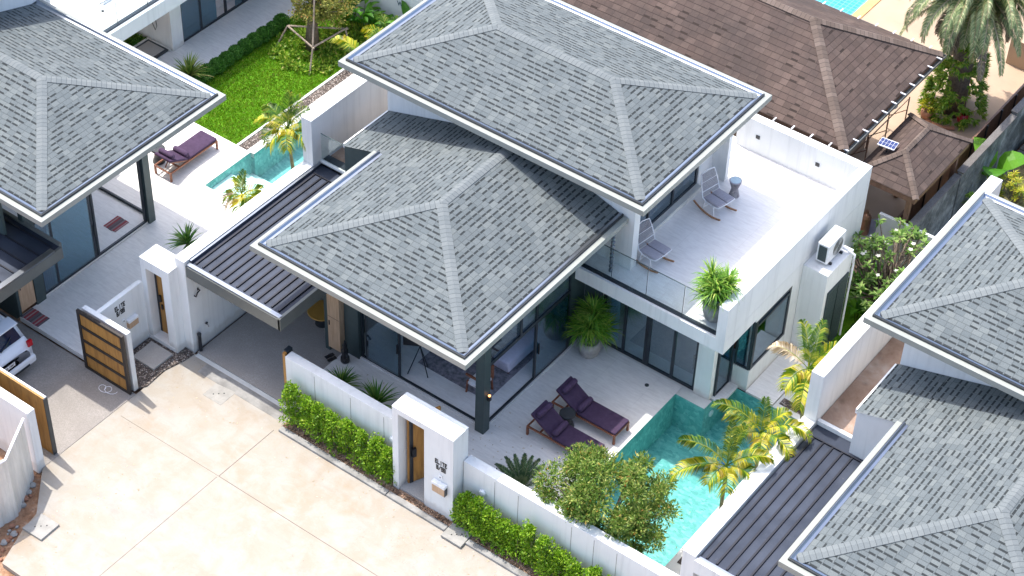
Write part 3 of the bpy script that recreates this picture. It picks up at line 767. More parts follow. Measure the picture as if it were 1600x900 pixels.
# upper storey
u = MB().box(-7.45, 6.82, 2.95, -.66, 10.7, 5.66)
u.build('wall', M['stucco'], V)
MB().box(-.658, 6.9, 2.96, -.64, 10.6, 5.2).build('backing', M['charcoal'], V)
MB().box(-.655, 6.82, 2.96, .02, 7.06, 5.66).box(-.655, 10.42, 2.96, -.42, 11.2, 5.66).box(-.655, 7.06, 5.2, -.30, 10.42, 5.66).box(-.42, 11.05, 2.96, .0, 11.2, 5.66).build('pier', M['stucco'], V)
MB().box(-.638, 7.06, 2.96, -.28, 10.42, 3.1).build('sill', M['coping'], V)
window_frame(V, 'y', -.46, 7.07, 10.41, 3.1, 5.19, mull=(8.2, 9.3), fw=.07)
hip_roof(V, -8.28, 5.95, .75, 11.5, 5.64, (M['shingle'], M['ridge']))
# rain chain
rc = MB()
for k in range(11): rc.lathe([(.02, 0), (.05, .02), (.055, .07), (.03, .085)], (-.30, 6.45, 3.02 + k * .125), 10)
rc.tube([(-.30, 6.45, 3.0), (-.30, 6.45, 4.45)], .012, 5); rc.build('rain_chain', M['metal_bright'], V)

def carport(V, x0, x1, y0, y1, z, axis='y', n=8, front='fascia_grey', mat='seam'):
    c = MB().box(x0, y0, z - .12, x1, y1, z); o = c.build('carport_roof', M[mat], V)
    r = MB()
    if axis == 'y':
        for k in range(n + 1):
            x = x0 + .14 + (x1 - x0 - .28) * k / n; r.box(x - .021, y0 + .12, z + .002, x + .021, y1 - .42, z + .035)
        r.box(x0 + .1, y1 - .41, z + .002, x1 - .1, y1 - .38, z + .04)
    else:
        for k in range(n + 1):
            y = y0 + .14 + (y1 - y0 - .28) * k / n; r.box(x0 + .2, y - .016, z + .002, x1 - .14, y + .016, z + .035)
    r.build('seam_rib', M['seam_rib'], o)
    return o
co_ = carport(V, -8.40, -5.50, .48, 5.30, 2.88, n=12)
MB().box(-8.42, .40, 2.52, -5.44, .476, 2.86).box(-5.496, .40, 2.52, -5.42, 5.3, 2.9).build('fascia', M['fascia_grey'], co_)
MB().box(-8.40, .42, 2.865, -5.46, .53, 2.915).build('gutter', M['metal_bright'], co_)
MB().box(-8.43, .55, 2.885, -8.36, 5.28, 2.97).build('flashing', M['metal_bright'], co_)
MB().box(-8.42, 5.30, 2.79, -6.0, 5.38, 3.0).build('edge_beam', M['stucco'], V)
gg = MB().box(-8.40, 5.335, 3.01, -7.46, 5.35, 3.85); go = gg.build('glass_railing', M['glass_clear'], V)
MB().box(-8.40, 5.333, 3.85, -7.46, 5.352, 3.862).build('edge', M['glass_edge'], go)
MB().box(-8.42, 5.40, 2.945, -7.46, 5.62, 2.99).build('channel', M['charcoal'], V)

# service block with cabinet doors, on the garden side
sv = MB().box(3.114, 9.72, -.05, 3.80, 10.98, 2.85)
sb = thing('service_block', 'white service block with dark cabinet doors under the air conditioner', 'utility block', (3.45, 10.3, 0))
sv.build('wall', M['stucco'], sb, .01)
cd = MB().box(3.802, 9.86, .05, 3.84, 10.86, 2.2).build('cabinet_door', M['darkgrid'], sb)
MB().box(3.842, 10.34, .06, 3.852, 10.37, 2.18).build('centre_bar', M['charcoal'], cd)
MB().tube([(3.88, 10.92, .05), (3.88, 10.92, 2.5)], .03, 8).build('pipe', M['whitemetal'], sb)
ac = thing('air_conditioner', 'white outdoor air conditioner unit on top of the service block', 'air conditioner', (3.42, 10.35, 2.87))
MB().box(3.28, 9.98, 2.92, 3.60, 10.80, 3.50).build('casing', M['white_box'], ac, .02)
gm = MB()
for k in range(9):
    rr = .03 + .025 * k; gm.tube([(3.605, 10.45 + rr * math.cos(a * math.pi / 12), 3.21 + rr * math.sin(a * math.pi / 12)) for a in range(25)], .005, 4, False)
gm.build('fan_grille', M['fascia_grey'], ac)
MB().box(3.33, 9.972, 2.98, 3.55, 9.978, 3.44).build('coil', M['darkgrid'], ac)
MB().box(3.25, 10.10, 2.862, 3.66, 10.15, 2.918).box(3.25, 10.62, 2.862, 3.66, 10.67, 2.918).build('foot', M['black'], ac)
MB().tube([(3.62, 10.7, 3.0), (3.72, 10.72, 2.98), (3.74, 10.8, 2.9), (3.92, 10.8, 2.86), (3.92, 10.8, 2.6)], .035, 8).build('pipe', M['whitemetal'], ac, 0, True)

# ------------------------------------------------------------------ right villa
V2 = thing('villa', 'white villa with grey shingle roofs cut off by the right edge', 'house', (10.5, 4, 0))
rf2, a02, ze2 = lower_roof(V2, 8.0, 14.24, .12, 6.80, 4.95, 7.05)
ext_wall(V2, 7.07, a02 - .02, 5.0, 6.8, 2.0, ze2 - .03, ze2 + (a02 - 7.05) * PITCH - .04, M['stucco'], M['cap'])
MB().box(7.1, 6.82, 2.95, 14.3, 10.7, 5.66).box(8.4, 5.1, 0, 14, 6.8, 4.35).box(8.6, 1.9, 0, 13.6, 5.1, 4.38).box(7.2, 6.9, 0, 14.3, 12.8, 2.94).build('wall', M['stucco'], V2)
hip_roof(V2, 6.37, 6.03, 15.4, 11.5, 5.64, (M['shingle'], M['ridge']))
MB().box(6.08, 5.46, 2.78, 8.4, 13.8, 2.94).build('roof_terrace', M['dirtroof'], V2)
MB().box(6.08, 5.5, 0, 7.2, 13.8, 2.78).build('wall', M['stucco'], V2)
c2 = carport(V2, 6.10, 9.3, .42, 5.3, 2.88, n=12)
MB().box(6.08, .32, 2.55, 9.35, .416, 2.93).build('fascia', M['stucco'], c2); MB().box(6.08, 5.30, 2.79, 7.4, 5.40, 3.0).build('fascia', M['stucco'], c2)
MB().box(6.1, .43, 2.885, 9.3, .50, 2.91).build('gutter', M['metal_bright'], c2)

# ------------------------------------------------------------------ left villa
V3 = thing('villa', 'white villa with grey shingle roofs cut off by the left edge', 'house', (-14, 1.5, 0))
hip_roof(V3, -22, -1.97, -10.46, 4.2, 4.6, (M['shingle'], M['ridge']))
MB().box(-16.6, -.6, 0, -16.45, 3.3, 4.58).box(-24, 4.5, 2.95, -17.02, 3.0, 6.3).build('wall', M['stucco'], V3)
MB().box(-17.018, -1.5, 4.8, -16.97, 4.12, 6.3).box(-24, 3.0, 2.95, -17.02, -3, 6.3).build('wall', M['stucco'], V3)
MB().box(-25, -4.2, 6.3, -16.6, 4.25, 6.6).build('upper_roof', M['fascia'], V3)
MB().box(-17, -1.50, 0, -12.72, -1.40, 4.58).build('wall', M['darkgreen'], V3)
MB().box(-12.718, -1.50, T, -12.58, -1.42, 4.58).build('pier', M['darkgreen'], V3); MB().box(-12.72, -.92, T, -12.56, -.62, 4.58).build('pier', M['darkgreen'], V3); MB().box(-12.79, 3.06, T, -12.55, 3.28, 4.59).build('column', M['darkgreen'], V3)
cu = box(-12.75, -1.41, T + .1, -12.585, -.93, 2.3).build('cupboard', M['cabwood'], V3)
MB().box(-12.583, -1.41, 1.25, -12.579, -.93, 1.26).build('door_gap', M['joint'], cu)
MB().box(-12.582, -1.36, .95, -12.57, -1.335, 1.08).build('handle', M['black'], cu)
MB().box(-16.45, -.6, .05, -12.62, 3.3, T + .04).build('floor', M['floor_in'], V3)
MB().box(-12.74, -.6, 2.6, -12.62, 3.05, 4.58).build('header_beam', M['darkgreen'], V3)
f = window_frame(V3, 'y', -12.66, -.60, 3.05, T + .04, 2.59, mull=(1.22, 1.32, -.08), name='sliding_door', fw=.06, glz=False)
MB().box(-12.652, -.55, .24, -12.64, 1.2, 2.54).build('pane', M['glass'], f)
MB().box(-12.62, 1.24, .95, -12.60, 1.27, 1.3).build('handle', M['black'], f)
window_frame(V3, 'x', 3.24, -16.4, -12.8, T + .04, .28, name='door_track', fw=.05, glz=False)
cur = MB()
for k in range(7): cur.tube([(-12.76, -.52 + k * .062, .22), (-12.76, -.52 + k * .062, 2.5)], .036, 8)
cur.build('curtain', M['curtain'], V3)
cp3 = carport(V3, -18, -11.30, -6.0, -.95, 2.84, 'x', 12)
MB().box(-11.298, -6.0, 2.5, -11.22, -.92, 2.83).build('fascia', M['fascia_grey'], cp3); MB().box(-18, -.948, 2.5, -11.3, -.86, 2.9).build('fascia', M['fascia_grey'], cp3)
MB().box(-11.37, -6.0, 2.832, -11.225, -1.15, 2.885).build('gutter', M['metal_bright'], cp3)

# garden wing of the left villa (top left)
V4 = thing('garden_wing', 'white flat-roofed wing with blue glass doors and a roof terrace, top left', 'house', (-19, 10, 0))
MB().box(-26, 5.2, 2.5, -16.42, 16, 2.95).build('terrace_slab', M['stucco'], V4)
MB().box(-26, 5.3, 2.951, -16.72, 16, 2.957).build('terrace_floor', M['terrace_floor'], V4)
MB().box(-16.66, 5.25, 2.952, -16.54, 16, 2.985).build('rail_channel', M['charcoal'], V4)
gr = MB(); ys = [5.3, 6.35, 7.5, 8.7, 9.9, 11.1, 12.3]
for a, b in zip(ys, ys[1:]): gr.box(-16.61, a + .01, 2.99, -16.596, b - .01, 3.9)
go = gr.build('glass_railing', M['glass_clear'], V4); ge = MB()
for a, b in zip(ys, ys[1:]): ge.box(-16.612, a + .01, 3.9, -16.594, b - .01, 3.91); ge.box(-16.612, b - .016, 2.99, -16.594, b - .006, 3.9)
ge.build('edge', M['glass_edge'], go)
MB().box(-20, 9.0, 0, -17.42, 9.45, 2.49).build('wall', M['stucco'], V4)
MB().box(-22, 9.45, 0, -17.9, 15, T + .04).build('floor', M['floor_in'], V4)
MB().box(-22, 9.46, 0, -21.8, 15, 2.49).build('wall', M['stucco_grey'], V4)
f = window_frame(V4, 'y', -17.52, 9.47, 13.4, T, 2.48, mull=(10.3, 11.35, 12.1), name='sliding_door', fw=.07, glz=False)
MB().box(-17.512, 9.53, .2, -17.50, 10.95, 2.42).box(-17.512, 11.75, .2, -17.50, 13.35, 2.42).build('pane', M['glass'], f)
sk = MB().box(-18.1, 6.72, 2.96, -17.55, 7.4, 3.05).build('skylight', M['whitemetal'], V4)
MB().box(-18.04, 6.78, 3.052, -17.61, 7.34, 3.06).build('pane', M['glass'], sk)
MB().tube([(-17.35, 6.5, 2.96), (-17.35, 6.5, 2.99)], .04, 10).build('vent', M['dark_lip'], V4)
sh = thing('outdoor_shower', 'black outdoor shower head and hose on the white wall over a drain tray', 'shower', (-18.1, 8.95, 1.2))
MB().tube([(-18.1, 8.97, 1.0), (-18.1, 8.9, 1.25), (-18.1, 8.97, 1.5)], .03, 8).build('mixer', M['black'], sh)
MB().tube([(-18.1, 8.9, 1.0), (-17.95, 8.88, .75), (-17.9, 8.9, .9), (-17.98, 8.93, 1.4)], .015, 6).build('hose', M['fascia_grey'], sh)
dr = thing('drain_tray', 'square stone shower tray with a dark recessed border beside the white wall', 'shower tray', (-17.95, 8.6, T))
MB().box(-18.35, 8.30, T + .001, -17.55, 8.92, T + .07).build('rim', M['dark_lip'], dr)
MB().box(-18.28, 8.37, T + .07, -17.62, 8.85, T + .08).build('slab', M['stepslab'], dr)
MB().box(-18.42, 8.23, T + .001, -17.48, 8.30, T + .09).box(-18.42, 8.92, T + .001, -17.48, 8.98, T + .09).box(-18.42, 8.3, T + .001, -18.352, 8.92, T + .09).build('border', M['coping'], dr)

# ------------------------------------------------------------------ walls and gates
def wall(name, label, boxes, mat='stucco', bev=.008, loc=None, cat='wall', seams=None):
    m = MB()
    for b in boxes: m.box(*b)
    b0 = boxes[0]; r = thing(name, label, cat, ((b0[0] + b0[3]) / 2, (b0[1] + b0[4]) / 2, 0))
    m.build('wall_body', M[mat], r, bev)
    if seams: seams(r)
    return r
wall('boundary_wall', 'tall white boundary wall between the left pool and the main carport', [(-8.76, .38, -.05, -8.43, 5.04, 3.0), (-8.76, 5.04, -.05, -8.43, 14, 4.4)])
wall('boundary_wall', 'tall white boundary wall between the main pool and the right carport', [(5.76, .36, -.05, 6.07, 5.24, 3.0), (5.76, 5.24, -.05, 6.07, 13.8, 4.4)])
wall('garden_wall', 'low pale wall behind the white flowering tree, at the end of the side yard', [(3.12, 13.8, -.05, 5.75, 13.9, 1.75)], 'stucco_grey')
def fw_seams(xs, y):
    def f(r):
        s = MB()
        for x in xs: s.box(x - .006, y - .004, .05, x + .006, y + .001, 1.7)
        s.build('panel_joint', M['curb'], r)
    return f
wall('front_wall', 'low white front wall behind the hedge, left of the gate portal', [(-5.3, .36, 0, -1.76, .40, 1.62), (-5.3, .36, 1.62, -1.76, .60, 1.80), (-5.3, .40, 0, -1.76, .60, 1.62)], 'stucco', .006, seams=fw_seams((-4.4, -3.3, -2.3), .36))
wall('front_wall', 'low white front wall behind the hedge, right of the gate portal', [(.02, .36, 0, 5.76, .62, 1.80)], 'stucco', .006, seams=fw_seams((.9, 1.55, 3.0, 3.6, 4.2), .36))
# main gate portal
gp = thing('gate_portal', 'white front gate portal with number 8/98 and an open wooden door', 'gate', (-.87, .27, 0))
MB().box(-1.75, 0, 0, -1.58, .545, 2.73).box(-.83, 0, 0, 0, .545, 2.73).build('wall', M['stucco'], gp, .008)
MB().box(-1.58, 0.002, 2.56, -.83, .543, 2.728).build('lintel', M['stucco'], gp)
MB().box(-1.752, -.002, 2.731, .002, .547, 2.737).build('cap', M['cap'], gp)
MB().box(-1.58, .03, .03, -.83, .60, .10).build('threshold', M['stepslab'], gp)
dd = MB().box(-1.50, .26, .12, -1.44, .34, 2.4).box(-1.50, .26, 2.3, -.84, .34, 2.4).build('door_frame', M['black'], gp)
dl = MB().obox((-1.33, .62, 1.2), (.42, .91, 0), (-.91, .42, 0), (0, 0, 1), .42, .025, 1.08).build('door', M['gatewood'], gp)
MB().obox((-1.46, .33, 1.2), (.42, .91, 0), (-.91, .42, 0), (0, 0, 1), .03, .03, 1.09).build('edge', M['black'], dl)
MB().obox((-1.40, .34, 1.15), (.42, .91, 0), (-.91, .42, 0), (0, 0, 1), .05, .045, .13).build('lock', M['black'], dl)
mbx = thing('mailbox', 'small oak-fronted white mailbox on the white gate portal', 'mailbox', (-.34, -.05, .95))
MB().box(-.52, -.11, .86, -.16, -.004, 1.10).build('body', M['cabwood'], mbx, .006)
MB().box(-.53, -.125, 1.102, -.15, -.004, 1.19).build('lid', M['white_box'], mbx, .01)
MB().box(-.16, -.108, .862, -.150, -.01, 1.09).build('side_panel', M['dark_lip'], mbx)
bl = thing('doorbell', 'small white doorbell under the number 8/98', 'doorbell', (-.34, -.02, 1.37))
MB().box(-.39, -.03, 1.30, -.29, -.003, 1.40).build('plate', M['white_box'], bl, .006)
MB().lathe([(0, 0), (.016, 0), (.016, .01), (0, .012)], (-.34, -.033, 1.345), 10).build('button', M['text'], bl)
def text_mesh(s, size, mat, name, parent, mw, extrude=.006, bold=.0, spacing=1.0):
    cu = bpy.data.curves.new(name, 'FONT'); cu.body = s; cu.size = size; cu.extrude = extrude; cu.align_x = 'CENTER'; cu.offset = bold; cu.space_character = spacing
    ob = bpy.data.objects.new(name + "_tmp", cu); COL.objects.link(ob)
    dg = bpy.context.evaluated_depsgraph_get(); me = bpy.data.meshes.new_from_object(ob.evaluated_get(dg)); me.name = name
    bpy.data.objects.remove(ob)
    me.materials.clear(); me.materials.append(mat)
    if parent is None:
        o = bpy.data.objects.new(name, me); COL.objects.link(o); o.matrix_world = mw
    else:
        o = bpy.data.objects.new(name, me); COL.objects.link(o); o.parent = parent
        off = Vector((0, 0, 0)); p = parent
        while p is not None: off += p.location; p = p.parent
        o.matrix_basis = Matrix.Translation(-off) @ mw
    return o
def block_text(lines, name, parent, mw, mat, px=.0115, pz=.029):
    """heavy pixel-cut capitals drawn on a 5x5 grid"""
    G = {'E': ["11111", "1....", "1111.", "1....", "11111"], 'L': ["1....", "1....", "1....", "1....", "11111"], 'I': ["..1..", "..1..", "..1..", "..1..", "..1.."],
         'T': ["11111", "..1..", "..1..", "..1..", "..1.."], '8': ["11111", "1...1", "11111", "1...1", "11111"], '/': ["....1", "...1.", "..1..", ".1...", "1...."],
         '9': ["11111", "1...1", "11111", "....1", "11111"]}
    m = MB()
    for li, s in enumerate(lines):
        W = len(s) * 6 - 1
        for ci, ch in enumerate(s):
            for r in range(5):
                for q in range(5):
                    if G[ch][r][q] == '1':
                        x = (ci * 6 + q - W / 2) * px; z = -(r + li * 6.2) * pz
                        m.box(x, -.012, z - pz, x + px * 1.0, 0, z)
    o = m.build(name, mat, None); o.parent = parent
    off = Vector((0, 0, 0)); p = parent
    while p is not None: off += p.location; p = p.parent
    o.matrix_basis = Matrix.Translation(-off) @ mw
    return o
block_text(["ELITE", "8/98"], 'house_number', gp, Matrix.Translation((-.34, -.002, 1.86)), M['text'])
# small white wall lamps on the front wall
for i, (x, lab) in enumerate(((-2.02, 'small white dish lamp on the front wall just left of the gate portal'), (.58, 'small white dish lamp on the front wall just right of the gate portal'))):
    o = MB().lathe([(0, 0), (.085, 0), (.09, .025), (.06, .05), (0, .055)], (0, 0, 0), 18).build('wall_lamp', M['whitemetal'])
    o.matrix_world = Matrix.Translation((x, .355, 1.15)) @ Matrix.Rotation(R(90), 4, 'X'); tag(o, lab, 'lamp', 'dish lamps on the front wall')
# timber end post of the sliding gate
gt = thing('sliding_gate', 'edge of an orange timber sliding gate at the left end of the front wall', 'gate', (-5.4, .55, 0))
MB().box(-5.42, .40, .04, -5.34, .47, 1.82).build('timber', M['gatewood'], gt)
MB().box(-5.44, .475, .04, -5.33, .66, 1.86).build('post', M['charcoal'], gt)
MB().box(-5.3, .605, 1.66, -2.2, .64, 1.74).build('rail', M['charcoal'], gt)
# left gate portal, number wall, wing wall
lp = thing('gate_portal', 'white gate portal framing a closed orange wooden door, beside the left carport wall', 'gate', (-9.2, .36, 0))
MB().box(-9.66, .08, 0, -9.50, .66, 2.71).box(-8.96, .08, 0, -8.70, .66, 2.71).build('wall', M['stucco'], lp, .008)
MB().box(-9.50, .083, 2.42, -8.96, .657, 2.708).build('lintel', M['stucco'], lp)
MB().box(-9.663, .077, 2.711, -8.697, .663, 2.717).build('cap', M['cap'], lp)
MB().box(-9.50, .34, .07, -9.44, .40, 2.28).box(-9.50, .34, 2.22, -8.97, .40, 2.28).build('door_frame', M['black'], lp)
MB().box(-9.499, .36, 2.281, -8.961, .40, 2.419).build('wall', M['stucco'], lp)
dl = MB().box(-9.438, .35, .08, -8.965, .39, 2.218).build('door', M['gatewood'], lp)
MB().box(-9.40, .30, 1.22, -9.34, .348, 1.42).box(-9.36, .31, .98, -9.31, .348, 1.12).build('lock', M['black'], dl)
nw = wall('side_wall', 'white wall carrying the number 8/99 beside the left gate portal', [(-9.79, -1.36, 0, -9.665, .077, 1.9)])
block_text(["ELITE", "8/99"], 'house_number', nw, Matrix.Translation((-9.663, -.72, 1.72)) @ Matrix.Rotation(R(90), 4, 'Z'), M['text'])
bl = thing('doorbell', 'small pale doorbell on the side wall under the number 8/99', 'doorbell', (-9.65, -.66, 1.2))
MB().box(-9.663, -.72, 1.1, -9.635, -.62, 1.2).build('plate', M['white_box'], bl, .005)
MB().box(-9.634, -.69, 1.13, -9.63, -.66, 1.16).build('button', M['text'], bl)
mbx = thing('mailbox', 'small grey mailbox on the white wall with number 8/99', 'mailbox', (-9.6, -.45, 1.0))
MB().box(-9.663, -.58, .84, -9.56, -.28, 1.03).build('body', M['cabwood'], mbx); MB().box(-9.663, -.59, 1.032, -9.55, -.27, 1.1).build('lid', M['white_box'], mbx)
wall('wing_wall', 'short white wing wall behind the open panelled gate', [(-10.12, -1.50, 0, -8.62, -1.362, 1.92)])
pg = thing('sliding_gate', 'open gate of dark frame and four orange timber panels', 'gate', (-9.35, -1.62, 0))
fr = MB(); X0, X1, Z0, Z1 = -10.13, -8.60, .03, 1.97
fr.box(X0, -1.67, Z0, X0 + .09, -1.60, Z1).box(X1 - .09, -1.67, Z0, X1, -1.60, Z1)
zs_ = [Z0 + (Z1 - Z0 - .08) * k / 4 for k in range(5)]
for z in zs_: fr.box(X0 + .09, -1.67, z, X1 - .09, -1.60, z + .08)
fr.build('frame', plain('dark_brown_gate_steel', (.028, .022, .02), .45, .2), pg)
for k in range(4): MB().box(X0 + .09, -1.648, zs_[k] + .08, X1 - .09, -1.62, zs_[k + 1]).build('panel', M['gatewood'], pg)
tg = thing('sliding_gate', 'plain orange timber gate beside the white car', 'gate', (-10, -4.12, 0))
MB().box(-14, -4.16, .03, -8.63, -4.115, 1.89).build('panel', M['gatewood'], tg)
MB().box(-14, -4.113, .03, -8.625, -4.06, 1.905).build('frame', M['white_box'], tg)
MB().box(-8.628, -4.165, .03, -8.60, -4.055, 1.89).build('edge', M['charcoal'], tg)
wall('side_wall', 'white wall between the orange timber gate and the corrugated fence', [(-14, -4.72, -.1, -8.54, -4.50, 1.92)])
# corrugated fence
cf = thing('corrugated_fence', 'cream corrugated sheet fence at the lower left corner', 'fence', (-8.2, -5.8, 0))
pth = [(-8.60, -4.80), (-7.98, -5.92), (-8.10, -6.6), (-8.9, -8.2)]
m = MB(); P_ = []
for a, b in zip(pth, pth[1:]):
    a, b = Vector(a), Vector(b); L = (b - a).length; n = int(L / .035)
    nr = Vector((b.y - a.y, -(b.x - a.x))).normalized()
    for k in range(n):
        q = a + (b - a) * k / n; P_.append(q + nr * (.02 if (k // 2) % 4 == 0 else 0))
for a, b in zip(P_, P_[1:]): m.face([(a.x, a.y, -.14), (b.x, b.y, -.14), (b.x, b.y, 1.78), (a.x, a.y, 1.78)])
o = m.build('sheet', M['zinc'], cf); md = o.modifiers.new("Solidify", 'SOLIDIFY'); md.thickness = .006
rl = MB()
for a, b in zip(pth, pth[1:]): rl.bar((a[0], a[1], 1.80), (b[0], b[1], 1.80), .05, .04)
rl.build('top_rail', M['whitemetal'], cf)

# ------------------------------------------------------------------ brown roofed house and yard behind
def brown_roof(V, x0, y0, x1, y1, zb, pitch, capw=.15, brackets=True):
    global PITCH
    old = PITCH; PITCH = pitch
    zs = zb + .08; w, d = x1 - x0, y1 - y0; h = min(w, d) / 2; zt = zs + h * PITCH
    A, B = ((x0 + h, y0 + h, zt), (x1 - h, y0 + h, zt)) if w >= d else ((x0 + h, y0 + h, zt), (x0 + h, y1 - h, zt))
    c00, c10, c11, c01 = (x0, y0, zs), (x1, y0, zs), (x1, y1, zs), (x0, y1, zs); mb = MB()
    if w >= d: F = [([c00, c10, B, A], 'x', y0), ([c10, c11, B], 'y', x1), ([c11, c01, A, B], 'x', y1), ([c01, c00, A], 'y', x0)]; H = [(c00, A, 'f', 'l'), (c10, B, 'f', 'r'), (c11, B, 'r', 'b'), (c01, A, 'b', 'l'), (A, B, 'f', 'b')]
    else: F = [([c00, c10, A], 'x', y0), ([c10, c11, B, A], 'y', x1), ([c11, c01, B], 'x', y1), ([c01, c00, A, B], 'y', x0)]; H = [(c00, A, 'f', 'l'), (c10, A, 'f', 'r'), (c11, B, 'r', 'b'), (c01, B, 'b', 'l'), (A, B, 'l', 'r')]
    for p, ax, e in F: slope_face(mb, p, ax, e, zs)
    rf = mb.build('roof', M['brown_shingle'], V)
    N = {'f': (0, -PITCH, 1), 'b': (0, PITCH, 1), 'l': (-PITCH, 0, 1), 'r': (PITCH, 0, 1)}; cm = MB()
    for p, q, s1, s2 in H: cap_strip(cm, p, q, N[s1], N[s2], capw, .03)
    cm.build('ridge_cap', M['brown_ridge'], rf)
    path = [(x0 + .04, y0 + .04), (x1 - .04, y0 + .04), (x1 - .04, y1 - .04), (x0 + .04, y1 - .04)]
    sweep(MB(), path, [(0, zb - .12), (.04, zb - .12), (.04, zb + .06), (0, zb + .06)]).build('fascia', M['brownfence'], rf)
    if brackets:
        op = [(x0 - .1, y0 - .1), (x1 + .1, y0 - .1), (x1 + .1, y1 + .1), (x0 - .1, y1 + .1)]
        sweep(MB(), op, [(0, zb - .06), (.12, zb - .06), (.12, zb - .05), (.015, zb - .05), (.015, zb + .02), (0, zb + .02)]).build('gutter', M['fascia_grey'], rf)
        k = MB(); y = y0
        while y < y1: k.box(x1 - .06, y, zb + .075, x1 + .12, y + .035, zb + .1); y += .5
        x = x0
        while x < x1: k.box(x, y0 - .12, zb + .075, x + .035, y0 + .06, zb + .1); k.box(x, y1 - .06, zb + .075, x + .035, y1 + .12, zb + .1); x += .55
        k.build('bracket', M['whitemetal'], rf)
    PITCH = old; return rf
VB = thing('brown_roofed_house', 'house with a large weathered brown shingle roof behind the white terrace', 'house', (-6, 16, 0))
brown_roof(VB, -16, 13.45, 2.0, 18.72, 3.42, .53)
MB().box(-15, 14.2, 0, .6, 18, 3.4).build('wall', M['yard'], VB)
PV = thing('pavilion', 'small open pavilion with a brown shingle hip roof beside the old grey wall', 'pavilion', (3.1, 15.3, 0))
brown_roof(PV, 2.18, 13.85, 4.0, 16.92, 2.55, .62, .1, False)
for (x, y) in ((2.35, 14.05), (3.75, 14.05), (3.75, 16.7), (2.35, 16.7)): MB().box(x - .06, y - .06, 0, x + .06, y + .06, 2.54).build('post', M['brownfence'], PV)
sp = thing('solar_panel', 'small blue solar panel raised over the pavilion roof', 'solar panel', (2.58, 14.8, 2.9))
MB().obox((2.58, 14.8, 3.14), (1, .1, 0), (-.1, 1, 0), (0, 0, 1), .23, .17, .012).build('frame', M['whitemetal'], sp)
gm = MB()
for i in range(5):
    for jx in range(2): gm.obox((2.58 - .18 + i * .09 - (jx - .5) * .014, 14.8 + (jx - .5) * .15 + (i - 2) * .009, 3.155), (1, .1, 0), (-.1, 1, 0), (0, 0, 1), .04, .068, .003)
gm.build('cell', M['solar'], sp)
MB().tube([(2.58, 14.8, 2.7), (2.58, 14.8, 3.13)], .02, 6).build('mast', M['dark_lip'], sp)
gw = thing('old_wall', 'old blackened grey concrete wall beside the pavilion', 'wall', (3.96, 17, 0))
w = MB(); y = 13.92
for k, (L, h, dx) in enumerate(((2.6, 1.72, 0), (1.5, 1.80, .03), (1.9, 1.62, -.04), (2.2, 1.7, -.06), (3.0, 1.6, -.05))):
    w.box(3.92 + dx, y, -.1, 4.06 + dx, y + L - .02, h); y += L
w.build('wall_body', M['darkgrey_wall'], gw, .02)
c = MB(); y = 13.92
for L, h, dx in ((2.6, 1.72, 0), (1.5, 1.80, .03), (1.9, 1.62, -.04), (2.2, 1.7, -.06), (3.0, 1.6, -.05)): c.box(3.89 + dx, y, h + .002, 4.09 + dx, y + L - .02, h + .05); y += L
c.build('coping', M['oldkerb'], gw, .01)
bf = thing('board_fence', 'brown painted low fence between the cream yard and the old grey wall', 'fence', (3.25, 20, 0))
MB().box(3.24, 14, -.1, 3.30, 25, 1.05).build('boards', M['brownfence'], bf)
for i in range(12): MB().box(3.302, 14.4 + i * .9, 0, 3.34, 14.46 + i * .9, 1.03).build('batten', M['dark_lip'], bf)
tw = thing('low_wall', 'cream low wall strip at the upper right corner of the yard', 'wall', (3, 25, 0))
MB().box(1.9, 24.2, 0, 3.2, 24.4, .9).build('wall_body', M['yard_tan'], tw)
# welcome sign wall at the back of the lawn
sw = wall('sign_wall', 'pale grey banner wall with grey lettering behind the lawn plants', [(-17.0, 13.68, 0, -8.8, 13.80, 3.2)], 'stucco_grey')
text_mesh("Wel", .21, M['text_grey'], 'lettering', sw, Matrix.Translation((-12.61, 13.675, 1.32)) @ Matrix.Rotation(R(90), 4, 'X'), .004, .004)

# ------------------------------------------------------------------ vegetation builders
RV = random.Random(11)
def rv(a, b): return RV.uniform(a, b)
def leaf_quad(mb, p, d, up, L, W, bend=.25):
    """pointed leaf: base at p, pointing along d"""
    d = Vector(d).normalized(); s = d.cross(Vector(up))
    if s.length < 1e-4: s = d.orthogonal()
    s.normalize(); n = s.cross(d).normalized(); p = Vector(p)
    m = p + d * L * .5 + n * L * bend * .2; e = p + d * L - n * L * bend * .3
    i = len(mb.v)
    mb.v += [tuple(p), tuple(m + s * W / 2), tuple(e), tuple(m - s * W / 2)]
    mb.f.append((i, i + 1, i + 2, i + 3)); mb.uv.append(None); mb.mi.append(mb.cur)
def rand_dir(zmin=-1, zmax=1):
    z = rv(zmin, zmax); a = rv(0, 2 * math.pi); r = math.sqrt(max(0, 1 - z * z)); return Vector((r * math.cos(a), r * math.sin(a), z))
def clump(mb, c, rad, n, L, W, zs=1.0, shell=.45):
    c = Vector(c)
    for _ in range(n):
        d = rand_dir(-.85, 1); r = rad * (shell + (1 - shell) * RV.random() ** .6)
        p = c + Vector((d.x * r, d.y * r, d.z * r * zs)); dd = (d + rand_dir() * .9 + Vector((0, 0, .2)))
        leaf_quad(mb, p, dd, rand_dir(), L * rv(.7, 1.25), W * rv(.8, 1.2))
